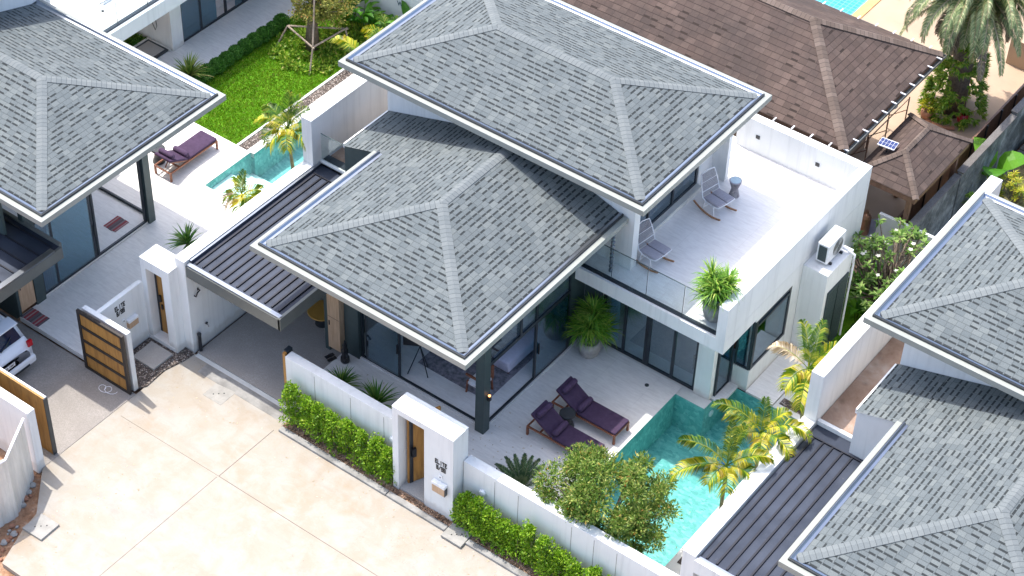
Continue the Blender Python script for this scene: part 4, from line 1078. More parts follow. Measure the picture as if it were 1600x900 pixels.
def shrub(name, label, cat, loc, w, d, h, mat, group, n=900, L=.075, W=.045, nclump=14, stems=True, lean=0):
    t = thing(name, label, cat, loc, group); mb = MB(); x, y, z = loc
    for k in range(nclump):
        f = (k + .5) / nclump; zz = z + h * (.1 + .85 * f); tp = 1 - .55 * max(0, f - .45) / .55
        clump(mb, (x + rv(-w, w) * .28 * tp + lean * f, y + rv(-d, d) * .25 * tp, zz), rv(.55, .8) * min(w, d) * .5 * tp + .02, n // nclump, L, W, 1.1)
    for k in range(5):
        a = (x + rv(-w, w) * .3, y + rv(-d, d) * .25, z + h * rv(.8, .98)); clump(mb, a, .07, 26, L, W, 1.8)
    mb.build('foliage', mat, t)
    if stems:
        s = MB()
        for k in range(3): s.tube([(x + rv(-.05, .05), y + rv(-.04, .04), z - .02), (x + rv(-.12, .12) + lean * .5, y + rv(-.1, .1), z + h * .75)], [.014, .006], 5)
        s.build('stem', M['bark'], t)
    return t
def frond(mb, base, az, el, L, droop, leaflets, lw, ll, v_ang=.5, twist=0, seg=12, ragged=.0, stem=None, hang=.25):
    """arching pinnate frond; returns stem points"""
    p = Vector(base); pts = [p.copy()]; e = el; a = az
    for k in range(seg):
        d = Vector((math.cos(a) * math.cos(e), math.sin(a) * math.cos(e), math.sin(e)))
        p = p + d * (L / seg); pts.append(p.copy()); e -= droop / seg * (0.5 + 1.2 * k / seg); a += twist / seg
    for k in range(leaflets):
        f = .14 + .86 * k / leaflets; q = f * seg; i = min(int(q), seg - 1); fr = q - i
        pos = pts[i].lerp(pts[i + 1], fr); d = (pts[i + 1] - pts[i]).normalized()
        sd_ = d.cross(Vector((0, 0, 1))); sd_ = sd_.normalized() if sd_.length > 1e-3 else Vector((1, 0, 0)); up = sd_.cross(d)
        prof = math.sin(math.pi * min(1, .12 + .85 * f)) ** .6
        for s in (-1, 1):
            if ragged and RV.random() < ragged: continue
            dd = (sd_ * s * 1.0 + d * (.55 + .5 * f) + up * v_ang * rv(.6, 1.2)); dd.normalize()
            l = ll * prof * rv(.85, 1.1); tip = pos + dd * l - Vector((0, 0, hang * l)); mid = pos + dd * l * .5 + Vector((0, 0, .02))
            w = dd.cross(up).normalized() * lw * .5 if dd.cross(up).length > 1e-3 else d * lw * .5
            i0 = len(mb.v); mb.v += [tuple(pos - w * .5), tuple(pos + w * .5), tuple(mid + w), tuple(tip), tuple(mid - w)]
            mb.f.append((i0, i0 + 1, i0 + 2, i0 + 3, i0 + 4)); mb.uv.append(None); mb.mi.append(mb.cur)
    if stem is not None: stem.tube(pts, [.018 * (1 - .8 * k / seg) * max(1, L / 1.2) for k in range(seg + 1)], 4)
    return pts
def areca(label, base, crown, spec, sc=1.0, group='areca palms', trunk_r=.045, mats=('areca', 'areca_green', 'areca_dry')):
    """spec: (azimuth deg, elevation deg, length, droop, material index)"""
    t = thing('palm_tree', label, 'palm', base, group); base, crown = Vector(base), Vector(crown)
    tr = MB(); n = 8; pts = [base.lerp(crown, k / n) + Vector((.02 * math.sin(k), .02 * math.cos(k * 1.3), 0)) for k in range(n + 1)]
    tr.tube(pts, [trunk_r * (1.15 - .35 * k / n) + (.006 if k % 2 else 0) for k in range(n + 1)], 8); tr.build('trunk', M['palmbark'], t, 0, True)
    cs = MB(); cs.tube([crown - Vector((0, 0, .35)), crown + Vector((0, 0, .12))], [trunk_r * 1.2, trunk_r * .5], 7)
    for az, el, L, dr, mi in spec:
        L *= sc; m = MB(); frond(m, crown + Vector((0, 0, .05)), R(az), R(el), L, dr, int(30 * L), .026, .36, .42, rv(-.3, .3), 12, .05, cs, .45)
        m.build('frond', M[mats[mi]], t)
    cs.build('crown_shaft', M['areca_green'], t); return t
def spiky(name, label, cat, c, n, L, W, mat, elmin=5, elmax=85, droop=.35, group=None, parent=None, layers=1, hgt=0):
    t = parent or thing(name, label, cat, c, group); m = MB()
    for k in range(n):
        az = rv(0, 2 * math.pi); f = RV.random(); el = R(elmin + (elmax - elmin) * f ** .9); l = L * rv(.8, 1.1)
        p = Vector(c) + Vector((0, 0, hgt * RV.random() if layers > 1 else 0)); e = el; W0 = W * rv(.8, 1.2); seg = 4; P = [p.copy()]
        for s in range(seg):
            p = p + Vector((math.cos(az) * math.cos(e), math.sin(az) * math.cos(e), math.sin(e))) * (l / seg); P.append(p.copy()); e -= droop * rv(.7, 1.3) * (s + 1) * .45
        sd_ = Vector((-math.sin(az), math.cos(az), 0)); i0 = len(m.v); ws = [.5, 1, .85, .5, .02]
        for q, w in zip(P, ws): m.v += [tuple(q - sd_ * W0 * w * .5), tuple(q + sd_ * W0 * w * .5)]
        for s in range(seg): m.f.append((i0 + 2 * s, i0 + 2 * s + 1, i0 + 2 * s + 3, i0 + 2 * s + 2)); m.uv.append(None); m.mi.append(0)
    m.build('leaves' if parent is None else 'foliage', mat, t); return t
def branchy(t, base, tips, mat, r0=.06, forks=None):
    m = MB(); base = Vector(base)
    for tp in tips:
        tp = Vector(tp); k1 = base.lerp(tp, .35) + Vector((rv(-.1, .1), rv(-.1, .1), .12)); k2 = base.lerp(tp, .7) + Vector((rv(-.1, .1), rv(-.1, .1), .06))
        m.tube([base, k1, k2, tp], [r0, r0 * .62, r0 * .4, r0 * .15], 6)
    return m.build('branches', mat, t, 0, True)

# hedge along the front wall: one shrub after another
LH = 'hedge shrubs in front of the left front wall'; RH = 'hedge shrubs in front of the right front wall'
hsc = 1.16
xl = [-4.92, -4.50, -4.08, -3.62, -3.20, -2.76, -2.34, -1.96]
hl = [1.12, .92, 1.05, .95, 1.02, .98, 1.0, .92]
ordn = ['first', 'second', 'third', 'fourth', 'fifth', 'sixth', 'seventh', 'eighth', 'ninth', 'tenth', 'eleventh']
for i, (x, h) in enumerate(zip(xl, hl)):
    shrub('hedge_shrub', ('bright green hedge shrub, %s from the left in the row left of the gate portal' % ordn[i]), 'shrub', (x, .08 + rv(-.03, .03), .03), .60, .50, h * hsc, M['hedge'], LH, 1500, .066, .042, 16)
xr = [.30, .66, 1.02, 1.38, 1.72, 2.12, 2.55, 2.95, 3.35, 3.8, 4.25]
hr = [.98, 1.05, .9, .82, .82, 1.12, 1.08, .85, .82, .95, .9]
for i, (x, h) in enumerate(zip(xr, hr)):
    shrub('hedge_shrub', ('bright green hedge shrub, %s from the gate portal in the row right of it' % ordn[i]), 'shrub', (x, .07 + rv(-.03, .03), .03), .52, .48, h * hsc, M['hedge'], RH, 1400, .066, .042, 16)
# topiary balls along the left lawn
for i in range(10):
    y = 8.35 + i * .40; t = thing('topiary_ball', 'small round clipped bush, %s from the roof edge in the row along the lawn' % ordn[i], 'bush', (-15.82, y, .1), 'clipped ball bushes along the lawn')
    m = MB(); clump(m, (-15.82 + rv(-.03, .03), y, .31), .225 * rv(.93, 1.07), 1500, .05, .035, .95, .75); m.build('foliage', M['ball'], t)
    MB().lathe([(.0, 0), (.16, .05), (.19, .2), (.12, .34), (0, .38)], (-15.82, y, .12), 10).build('core', M['ball'], t)
# lawn grass
gm = MB()
for _ in range(26000):
    x, y = rv(-15.65, -13.08), rv(6.97, 13.4); a = rv(0, 6.28); l = rv(.03, .075)
    leaf_quad(gm, (x, y, .10), (math.cos(a) * .8, math.sin(a) * .8, 1.0), (math.sin(a), -math.cos(a), .1), l, .028, .1)
tag(gm.build('grass', M['grassblade']), 'bright green lawn grass beside the left pool', 'grass', kind='stuff')
gm = MB()
for _ in range(9000):
    x, y = rv(3.95, 5.7), rv(8.9, 13.7); a = rv(0, 6.28)
    leaf_quad(gm, (x, y, .02), (math.cos(a) * .8, math.sin(a) * .8, 1.0), (math.sin(a), -math.cos(a), .1), rv(.04, .09), .03, .1)
for _ in range(1500):
    x, y = rv(-19.9, -18.45), rv(7.65, 8.9); a = rv(0, 6.28); leaf_quad(gm, (x, y, T + .02), (math.cos(a) * .8, math.sin(a) * .8, .8), (math.sin(a), -math.cos(a), .1), rv(.08, .16), .05, .1)
tag(gm.build('grass', M['spiky']), 'dark green grass of the narrow side yards', 'grass', kind='stuff')

# multi-stemmed olive green tree at the front wall
tr = thing('garden_tree', 'bushy olive-green tree between the front wall and the pool', 'tree', (3.1, 1.35, .1))
tips = []; m = MB()
cc = Vector((3.2, 1.42, 1.72))
for k in range(96):
    d = rand_dir(-.5, 1); r = rv(.5, 1.0) if k % 4 else rv(.95, 1.15); c = cc + Vector((d.x * 1.30 * r, d.y * 1.18 * r, d.z * 1.12 * r)); c.z = max(c.z, 1.0); c.y = max(c.y, .85 - .25 * (c.z - 1)); tips.append(c)
    clump(m, c, rv(.16, .36), int(rv(200, 360)), .095, .036, .75, .15)
m.build('crown', M['olive'], tr)
b = MB(); base = Vector((3.15, 1.3, .1))
for k in range(6):
    a = k * 1.05 + .3; h1 = base + Vector((math.cos(a) * .22, math.sin(a) * .2, rv(.5, .75))); b.tube([base + Vector((math.cos(a) * .06, math.sin(a) * .06, 0)), h1], [.05, .038], 6)
    for tpt in sorted(tips, key=lambda q: (q - (cc + Vector((math.cos(a), math.sin(a), .2)))).length)[:7]:
        mid = h1.lerp(tpt, .5) + Vector((rv(-.12, .12), rv(-.12, .12), .1)); b.tube([h1, mid, tpt], [.032, .018, .006], 5)
b.build('trunk', M['bark'], tr, 0, True)
# tree on the lawn with three prop poles
tr = thing('lawn_tree', 'yellowish leafy tree with a dark trunk braced by poles on the lawn', 'tree', (-14.45, 11.75, .1))
m = MB()
cc = Vector((-14.42, 12.1, 1.8))
for k in range(84):
    d = rand_dir(-1, .9); r = rv(.35, 1.0); clump(m, cc + Vector((d.x * 1.15 * r, d.y * .9 * r, d.z * .75 * r)), rv(.14, .26), int(rv(60, 110)), .09, .045, .8, .15)
m.build('crown', M['dusty'], tr)
b = MB(); b.tube([(-14.45, 11.75, .05), (-14.47, 11.8, .8), (-14.44, 11.85, 1.8), (-14.40, 11.9, 3.2)], [.24, .17, .12, .05], 9)
for k in range(12):
    a = k * .55; b.tube([(-14.45, 11.85, 1.3 + k * .08), (-14.45 + math.cos(a) * .9, 11.9 + math.sin(a) * .8, 1.7 + k * .09)], [.04, .010], 5)
b.build('trunk', M['bark'], tr, 0, True)
pr_ = thing('tree_props', 'weathered pole tripod bracing the lawn tree', 'tree support', (-14.4, 11.6, .1))
A_, B_, C_, D_ = (-15.02, 11.35, .85), (-13.75, 11.0, .85), (-13.62, 12.3, .85), (-14.9, 12.6, .85)
for a, b2 in ((A_, B_), (B_, C_), (A_, C_)):
    MB().tube([a, Vector(b2) + (Vector(b2) - Vector(a)) * .05], .028, 6).build('rail', M['bamboo'], pr_)
for a, f in ((A_, (-15.3, 11.1, .1)), (B_, (-13.65, 10.7, .1)), (C_, (-13.35, 12.2, .1)), (B_, (-14.2, 11.7, 2.4))):
    MB().tube([a, f], .026, 6).build('pole', M['bamboo'], pr_)
# ring of low planting under it
gm = MB()
for k in range(75):
    a = rv(0, 6.28); r = rv(.3, 1.0); clump(gm, (-14.35 + math.cos(a) * r * 1.15, 11.6 + math.sin(a) * r * 1.1, .18), .14, 60, .10, .05, .9, .2)
tag(gm.build('ground_cover', M['fern']), 'low leafy ground cover around the braced tree', 'plants', kind='stuff')
gm = MB()
for k in range(110):
    x = rv(-14.4, -12.0); clump(gm, (x, rv(12.6, 13.4) + (-.25 if x > -13.2 else 0), .3), .2, 70, .10, .055, 1.0, .2)
tag(gm.build('ground_cover', M['fern']), 'mixed low shrubs in front of the pale banner wall', 'plants', kind='stuff')
# broad leaved plants by the back wall
def broadleaf(label, c, n, L, W, h, group, mat='banana', cat='plant', name='broad_leaf_plant'):
    t = thing(name, label, cat, c, group); m = MB(); s = MB()
    for k in range(n):
        az = rv(0, 6.28); el = R(rv(48, 85)); hh = h * rv(.5, 1.0); p0 = Vector(c); p1 = p0 + Vector((math.cos(az) * hh * .22, math.sin(az) * hh * .22, hh)); s.tube([p0, p1], [.018, .01], 5)
        d = Vector((math.cos(az) * math.cos(el), math.sin(az) * math.cos(el), math.sin(el))); sd_ = Vector((-math.sin(az), math.cos(az), 0)); l = L * rv(.8, 1.15)
        P = []; q = p1.copy(); e = el
        for i in range(6): P.append(q.copy()); q = q + Vector((math.cos(az) * math.cos(e), math.sin(az) * math.cos(e), math.sin(e))) * l / 5; e -= .34
        ws = [.1, .75, 1, .9, .6, .03]; i0 = len(m.v)
        for q, w in zip(P, ws): m.v += [tuple(q - sd_ * W * w * .5 + Vector((0, 0, .02))), tuple(q - Vector((0, 0, .01))), tuple(q + sd_ * W * w * .5 + Vector((0, 0, .02)))]
        for i in range(5):
            for j2 in (0, 1): m.f.append((i0 + 3 * i + j2, i0 + 3 * i + j2 + 1, i0 + 3 * i + 4 + j2, i0 + 3 * i + 3 + j2)); m.uv.append(None); m.mi.append(0)
    m.build('leaves', M[mat], t); s.build('stem', M['areca_green'], t); return t
G_ = 'broad-leaved plants in front of the banner wall'
for i, (x, y, h) in enumerate(((-14.15, 13.0, .9), (-13.75, 13.1, 1.0), (-13.35, 12.95, .8), (-12.95, 13.1, .6), (-12.45, 13.1, .55))):
    broadleaf('tall broad-leaved green plant, %s from the left before the pale banner wall' % ordn[i], (x, y, .1), 11, .62, .20, h, G_)
broadleaf('large broad-leaved clump hiding the end of the grey lettering', (-11.95, 13.3, .1), 14, .8, .24, 1.2, G_)
areca('yellowing palm peeping over the upper roof edge by the lettered banner', (-12.3, 12.75, .1), (-12.3, 12.7, .7), [(200, 50, .9, 1.3, 0), (150, 60, .9, 1.1, 1), (240, 55, .8, 1.3, 0), (300, 50, .8, 1.4, 0), (20, 55, .8, 1.3, 1), (90, 70, .8, .8, 1)])

# areca palms beside the pools
areca('areca palm with yellow and green fronds by the main pool, nearest the front wall', (5.15, 3.15, T), (5.2, 2.95, 2.9),
      [(203, 55, 1.30, 1.35, 1), (118, 84, 1.20, .25, 1), (66, 76, 1.15, .35, 1), (226, 22, 1.35, 1.5, 0), (38, 46, 1.10, 1.5, 0), (300, 18, .75, 2.2, 0), (262, 28, .75, 2.1, 0), (8, 30, .8, 2.1, 0)])
areca('areca palm with yellow drooping fronds by the main pool, at the centre of three', (5.2, 4.55, T), (5.25, 4.30, 2.85),
      [(193, 52, 1.40, 1.45, 1), (183, 40, 1.05, 1.7, 0), (120, 78, .90, .4, 1), (28, 50, 1.35, 1.9, 0), (345, 42, 1.15, 2.0, 0), (236, 26, .95, 1.8, 0), (300, 20, .70, 2.3, 0), (60, 60, .85, 1.1, 0)], .95)
areca('areca palm with one withered pale frond beside the white wall corner, behind the pool', (5.15, 6.72, T), (5.18, 6.38, 3.15),
      [(130, 62, 1.15, .9, 1), (105, 72, 1.2, .7, 1), (185, 38, 1.15, 1.6, 2), (290, 18, 1.2, 1.9, 0), (60, 58, 1.0, 1.1, 0), (35, 45, .9, 1.5, 0), (255, 30, .95, 1.9, 0), (330, 30, .8, 2.0, 0)])
areca('areca palm standing in front of the left pool beside the tall boundary wall', (-9.35, 5.45, T), (-9.45, 5.25, 3.5),
      [(200, 32, 1.1, 1.6, 0), (175, 42, 1.15, 1.4, 1), (100, 82, 1.2, .25, 1), (75, 70, 1.1, .5, 1), (20, 45, 1.1, 1.3, 0), (350, 30, 1.0, 1.8, 0), (270, 20, .95, 2.2, 0), (235, 25, .9, 2.1, 1), (310, 25, .9, 2.0, 0), (55, 60, .9, .9, 1)], .88)
areca('small areca palm with dry yellow leaves leaning over the left carport wall', (-9.2, 3.4, T), (-9.28, 3.3, 2.65),
      [(330, 40, 1.0, 1.7, 0), (350, 50, .95, 1.5, 0), (100, 80, 1.0, .2, 1), (250, 20, .85, 2.2, 2), (225, 30, .7, 1.9, 1), (40, 50, .8, 1.4, 0), (150, 60, .7, 1.0, 0), (300, 25, .85, 2.1, 0)], .72)
areca('palm at the left wall with one faded yellow frond reaching past the upper roof', (-9.3, 8.5, T), (-9.3, 8.3, 3.8),
      [(188, 48, 1.45, 1.75, 0), (90, 70, 1.0, .6, 1), (10, 40, .9, 1.5, 0)])
# blade-leaved plants
spiky('yucca', 'pale green spiky yucca on the terrace at the end of the ball bushes', 'plant', (-15.95, 8.15, .45), 110, .72, .055, M['spikylight'], -5, 85, .18)
spiky('yucca', 'dark green spiky yucca on a thin stem behind the left carport wall', 'plant', (-9.95, 1.93, 1.68), 80, .60, .05, M['spiky'], 0, 85, .18)
MB().tube([(-9.95, 1.93, T), (-9.95, 1.93, 1.7)], .04, 7).build('stem', M['bark'], bpy.data.objects['yucca.001'])
spiky('yucca', 'dark spiky plant behind the front wall, nearest the cupboard', 'plant', (-4.55, 1.45, .45), 70, .58, .045, M['spiky'], 5, 85, .2)
spiky('yucca', 'dark spiky plant behind the front wall, just left of the gate portal', 'plant', (-3.45, 1.45, .5), 80, .68, .05, M['spiky'], 5, 85, .2)
def potted(label, c, h, rad, n, L, mat, crown_z):
    t = thing('potted_plant', label, 'potted plant', c)
    MB().lathe([(0, 0), (.15, 0), (.24, .12), (.29, .32), (.28, .46), (.24, .52), (.22, .52), (.22, .44), (0, .44)], c, 24).build('pot', M['pot'], t, 0, True)
    s = MB()
    for k in range(7):
        a = k * .9; s.tube([(c[0], c[1], c[2] + .4), (c[0] + math.cos(a) * .15, c[1] + math.sin(a) * .15, c[2] + crown_z)], [.03, .02], 5)
    s.build('stem', M['bark'], t)
    for k in range(n):
        a = k * 2.4; r = rad * math.sqrt((k + .3) / n); p = (c[0] + math.cos(a) * r, c[1] + math.sin(a) * r, c[2] + crown_z * rv(.72, 1.22) - r * .4)
        spiky(None, None, None, p, 78, L, .032, mat, -8, 88, .34, parent=t)
potted('bushy long-leaved plant in a grey pot at the corner of the roof terrace', (2.48, 6.66, 2.96), 1.6, .28, 12, .56, M['spikymid'], 1.12)
potted('bushy long-leaved plant in a round grey pot in the patio corner', (-.62, 6.28, T), 1.8, .34, 11, .62, M['spikymid'], 1.2)
# cycad behind the right front wall
t = thing('cycad', 'dark cycad with a crown of stiff feather leaves behind the front wall', 'plant', (.92, 1.35, .1))
s_ = MB(); s_.tube([(.92, 1.35, .1), (.92, 1.35, .65)], [.14, .12], 9); s_.build('trunk', M['bark'], t)
for k in range(18):
    m = MB(); frond(m, (.92, 1.35, .62), k * .35 + rv(-.1, .1), R(rv(20, 62)), .82, .5, 32, .024, .15, .5, 0, 8, 0, m, .1); m.build('frond', M['cycad'], t)
broadleaf('two broad green leaves behind the front wall beside the cycad', (1.65, 1.15, .1), 4, .45, .2, .6, None)
t = thing('lotus_sculpture', 'small dark metal lotus stems with a green leaf dish beside the gate portal', 'garden ornament', (.45, 1.1, .1))
sm = MB()
for dx, dy, h, b2 in ((0, 0, .62, .1), (.12, .05, .8, .28), (-.1, .1, .95, -.12), (.25, -.02, .55, .42)): sm.tube([(.45, 1.1, .1), (.45 + dx, 1.1 + dy, .1 + h * .6), (.45 + b2, 1.1 + dy, .1 + h)], .014, 5)
sm.build('stems', M['black'], t); MB().lathe([(0, 0), (.12, .02), (.17, .05), (.165, .06), (0, .03)], (.36, 1.15, .82), 16).build('pod', M['pot'], t)
MB().lathe([(0, 0), (.12, .02), (.19, .06), (.185, .07), (0, .03)], (.5, 1.05, .38), 16).build('leaf_dish', M['banana'], t)
# frangipani tree in the side yard
tr = thing('frangipani_tree', 'leafy frangipani tree with white blossoms in the narrow side yard', 'tree', (4.25, 12.3, .02))
b = MB(); m = MB(); fl = MB(); base = Vector((4.25, 12.35, .02)); f1 = base + Vector((0, 0, .5)); b.tube([base, f1], [.075, .06], 7)
for k in range(110):
    d = rand_dir(-.15, 1); tip = Vector((4.3, 12.5, 1.2)) + Vector((d.x * 1.5 * rv(.4, 1.0), d.y * 1.7 * rv(.4, 1.0), d.z * 1.5 * rv(.5, 1.1)))
    tip.x = min(max(tip.x, 3.2), 5.6); tip.y = min(tip.y, 13.7); mid = f1.lerp(tip, .45) + Vector((rv(-.2, .2), rv(-.2, .2), rv(-.05, .1))); b.tube([f1, mid, tip], [.034, .022, .013], 5)
    for q in range(13):
        a = rv(0, 6.28); leaf_quad(m, tip + Vector((0, 0, rv(-.12, .02))), (math.cos(a), math.sin(a), rv(.0, .8)), (0, 0, 1), rv(.14, .24), .07, .4)
    if RV.random() < .24:
        c = tip + Vector((0, 0, .06))
        for q in range(5):
            a = q * 1.256; leaf_quad(fl, c, (math.cos(a), math.sin(a), .35), (0, 0, 1), .075, .06, .2)
b.build('trunk', M['bark'], tr, 0, True); m.build('crown', M['frangi'], tr); fl.build('blossom', M['flower'], tr)
broadleaf('dark glossy broad-leaved plant under the frangipani beside the service block', (3.95, 11.6, .02), 14, .7, .2, .5, None)
gm = MB()
for k in range(60): clump(gm, (rv(3.3, 5.4), rv(12.3, 13.5), .15), .2, 45, .16, .07, .9, .2)
for k in range(14): clump(gm, (rv(4.3, 4.7), rv(7.9, 8.6), .22), .13, 50, .09, .045, .9, .2)
tag(gm.build('ground_cover', M['ball']), 'dark low foliage at the ends of the side yard', 'plants', kind='stuff')
gm = MB()
for k in range(46): clump(gm, (rv(4.4, 5.1), rv(13.95, 16.6), -.02), .22, 60, .08, .05, .8, .2)
tag(gm.build('ground_cover', M['fern']), 'green weeds growing between the old grey wall and the kerb', 'plants', kind='stuff')
broadleaf('single huge glossy leaf plant leaning over the old grey wall', (4.15, 18.6, 0), 4, 1.0, .75, .75, None)
SB = 'feathery yellow-green shrubs on the dry ground'
for i, (x, y, h) in enumerate(((4.35, 17.2, .7), (5.05, 18.3, .9), (4.6, 20.7, 1.3), (5.3, 19.4, .6), (5.4, 16.9, .55), (4.55, 22.5, 1.1), (6.2, 18.0, .7))):
    t = thing('scrub_bush', 'feathery yellow-green shrub %s' % ['on dry ground nearest the right villa roof', 'on dry ground, largest at the right edge', 'standing tall against the old grey wall', 'on dry ground, low at the right edge', 'on dry ground just behind the right villa roof', 'on dry ground, farthest up the old grey wall', 'on dry ground, outermost to the right'][i], 'shrub', (x, y, 0), SB)
    m = MB(); s = MB()
    for k in range(int(16 + h * 14)):
        a = rv(0, 6.28); r = rv(.05, .5) * (.6 + h * .4); p = Vector((x + math.cos(a) * r, y + math.sin(a) * r, h * rv(.4, 1))); s.tube([(x, y, -.05), p], [.012, .006], 4)
        for q in range(26):
            a2 = rv(0, 6.28); leaf_quad(m, p, (math.cos(a2), math.sin(a2), rv(-.1, .9)), (0, 0, 1), rv(.12, .2), .024, .3)
    m.build('foliage', M['areca' if i in (1, 4) else 'hedge'], t); s.build('stem', M['bark'], t)
# date palm with a fern-clad trunk
dp = thing('date_palm', 'big date palm with drooping grey-green fronds and a fern-covered trunk', 'palm', (1.75, 21.1, 0))
MB().tube([(1.75, 21.1, 0), (1.75, 21.1, 1.5), (1.75, 21.15, 2.8), (1.75, 21.2, 4.0)], [.36, .30, .28, .3], 12).build('trunk', M['bark'], dp, 0, True)
m = MB()
for k in range(300):
    a = rv(0, 6.28); z = 2.6 * RV.random() ** 1.25; r = .78 - .17 * z + rv(-.1, .1); c = (1.75 + math.cos(a) * r, 21.1 + math.sin(a) * r, z + .1)
    for q in range(26):
        a2 = a + rv(-1, 1); d = Vector((math.cos(a2), math.sin(a2), rv(-.5, .7))); leaf_quad(m, c, d, rand_dir(.2, 1), rv(.12, .26), .042, .5)
m.build('fern', M['fern'], dp)
st_ = MB()
for k in range(92):
    m = MB(); az = k * 2.399; f = k / 92; el = 68 - 95 * f + rv(-8, 8)
    frond(m, (1.75 + math.cos(az) * .15, 21.2 + math.sin(az) * .15, 4.15 + .25 * (1 - f)), az, R(el), rv(2.1, 2.7) * (1 if el > -15 else .75), 2.1 if el > 0 else 1.2, 84, .026, .27, .35, rv(-.3, .3), 12, .03, st_, .35)
    m.build('frond', M['date_old'] if f > .86 else M['date'], dp)
st_.build('frond_stalks', M['areca_dry'], dp)
pt = thing('flower_pot', 'round clay pot with a yellow-green plant at the foot of the date palm', 'potted plant', (1.32, 20.35, 0))
MB().lathe([(0, 0), (.13, 0), (.2, .12), (.2, .26), (.17, .28), (0, .26)], (1.32, 20.35, 0), 18).build('pot', M['clay'], pt, 0, True)
m = MB(); clump(m, (1.32, 20.4, .45), .25, 260, .13, .05, .8, .2); m.build('foliage', M['areca'], pt)
pt = thing('flower_pot', 'red glazed round pot at the foot of the date palm', 'pot', (2.25, 20.75, 0))
MB().lathe([(0, 0), (.1, 0), (.18, .12), (.19, .24), (.13, .34), (.1, .36), (.1, .34), (.14, .26), (0, .2)], (2.25, 20.75, 0), 20).build('body', M['terracotta'], pt, 0, True)
MB().lathe([(.1, .345), (.105, .362), (.12, .362), (.12, .345), (.1, .345)], (2.25, 20.75, 0), 20).build('rim', M['red'], pt)
rg = thing('stone_edging', 'low curved stone edging around the foot of the date palm', 'edging', (1.9, 20.45, 0))
MB().tube([(1.1, 20.6, .05), (1.4, 20.2, .05), (1.9, 20.15, .05), (2.2, 20.35, .05)], .07, 6).build('stones', M['clay'], rg)

# ------------------------------------------------------------------ furniture
def lounger(label, loc, rz, back=34, group='purple sun loungers', head_len=.72):
    """frame along local x, head at -x; local origin at the centre on the floor"""
    t = thing('sun_lounger', label, 'sun lounger', (0, 0, 0), group)
    L, Wd = 1.86, .62; hz = .30
    for x in (-L / 2 + .03, L / 2 - .03):
        for y in (-Wd / 2 + .02, Wd / 2 - .02): MB().box(x - .025, y - .025, 0, x + .025, y + .025, hz - .045).build('leg', M['frame_wood'], t)
    fr = MB()
    for y in (-Wd / 2 + .02, Wd / 2 - .02): fr.box(-L / 2, y - .02, hz - .045, L / 2, y + .02, hz)
    for x in (-L / 2 + .02, -L / 2 + .38, L / 2 - .02): fr.box(x - .02, -Wd / 2 + .04, hz - .042, x + .02, Wd / 2 - .04, hz - .004)
    for k in range(9): fr.box(-.2 + k * .12, -Wd / 2 + .04, hz - .03, -.16 + k * .12, Wd / 2 - .04, hz - .01)
    fr.build('frame', M['frame_wood'], t, .004)
    hx = -L / 2 + head_len; ca, sa = math.cos(R(back)), math.sin(R(back))
    MB().box(hx + .01, -Wd / 2 + .01, hz + .003, L / 2 - .01, Wd / 2 - .01, hz + .075).build('seat_cushion', M['purple'], t, .025, True)
    bl_ = head_len + .02; c = Vector((hx - ca * bl_ / 2, 0, hz + .045 + sa * bl_ / 2))
    MB().obox(c, (ca, 0, -sa), (0, 1, 0), (sa, 0, ca), bl_ / 2, Wd / 2 - .012, .036).build('back_cushion', M['purple'], t, .025, True)
    bf_ = MB()
    for s in (-1, 1): bf_.bar((hx, s * (Wd / 2 - .04), hz), (hx - ca * bl_, s * (Wd / 2 - .04), hz + sa * bl_ - .0), .03, .03)
    for k in range(6):
        q = .15 + k * .14; bf_.bar((hx - ca * bl_ * q, -Wd / 2 + .05, hz + sa * bl_ * q - .01), (hx - ca * bl_ * q, Wd / 2 - .05, hz + sa * bl_ * q - .01), .035, .012)
    if back > 20: bf_.bar((hx - ca * bl_ * .62, 0, hz + sa * bl_ * .62), (hx - ca * bl_ * .9, 0, hz - .02), .025, .025)
    bf_.build('backrest_frame', M['frame_wood'], t)
    for q in (.02, .80):
        p = Vector((hx - ca * bl_ * q, 0, hz + .045 + sa * bl_ * q)) + Vector((sa, 0, ca)) * .105
        MB().tube([p + Vector((0, y, 0)) for y in (-.26, -.245, -.2, .2, .245, .26)], [.04, .07, .082, .082, .07, .04], 14).build('bolster', M['purple_bolster'], t, 0, True)
    t.location = loc; t.rotation_euler = (0, 0, rz); return t
lounger('purple sun lounger on the main patio, the one nearer the pool corner', (.68, 4.47, T), 0)
lounger('purple sun lounger on the main patio, the one partly under the olive-green tree', (.68, 3.46, T), 0)
lounger('purple sun lounger standing alone on the sunlit left patio', (-13.62, 5.58, T), R(90), 26)
def stool(label, loc):
    t = thing('side_stool', label, 'stool', loc, 'black hourglass stools')
    MB().lathe([(0, 0), (.17, 0), (.18, .03), (.13, .17), (.11, .24), (.14, .36), (.2, .42), (.2, .45), (0, .45)], loc, 22).build('body', M['black'], t, 0, True)
    MB().lathe([(0, 0), (.185, 0), (.185, .01), (0, .012)], (loc[0], loc[1], loc[2] + .452), 22).build('top', M['dark_lip'], t); return t
stool('black hourglass stool between the two purple loungers', (.36, 3.97, T))
stool('black hourglass stool beside the lounger on the left patio', (-14.2, 5.1, T))
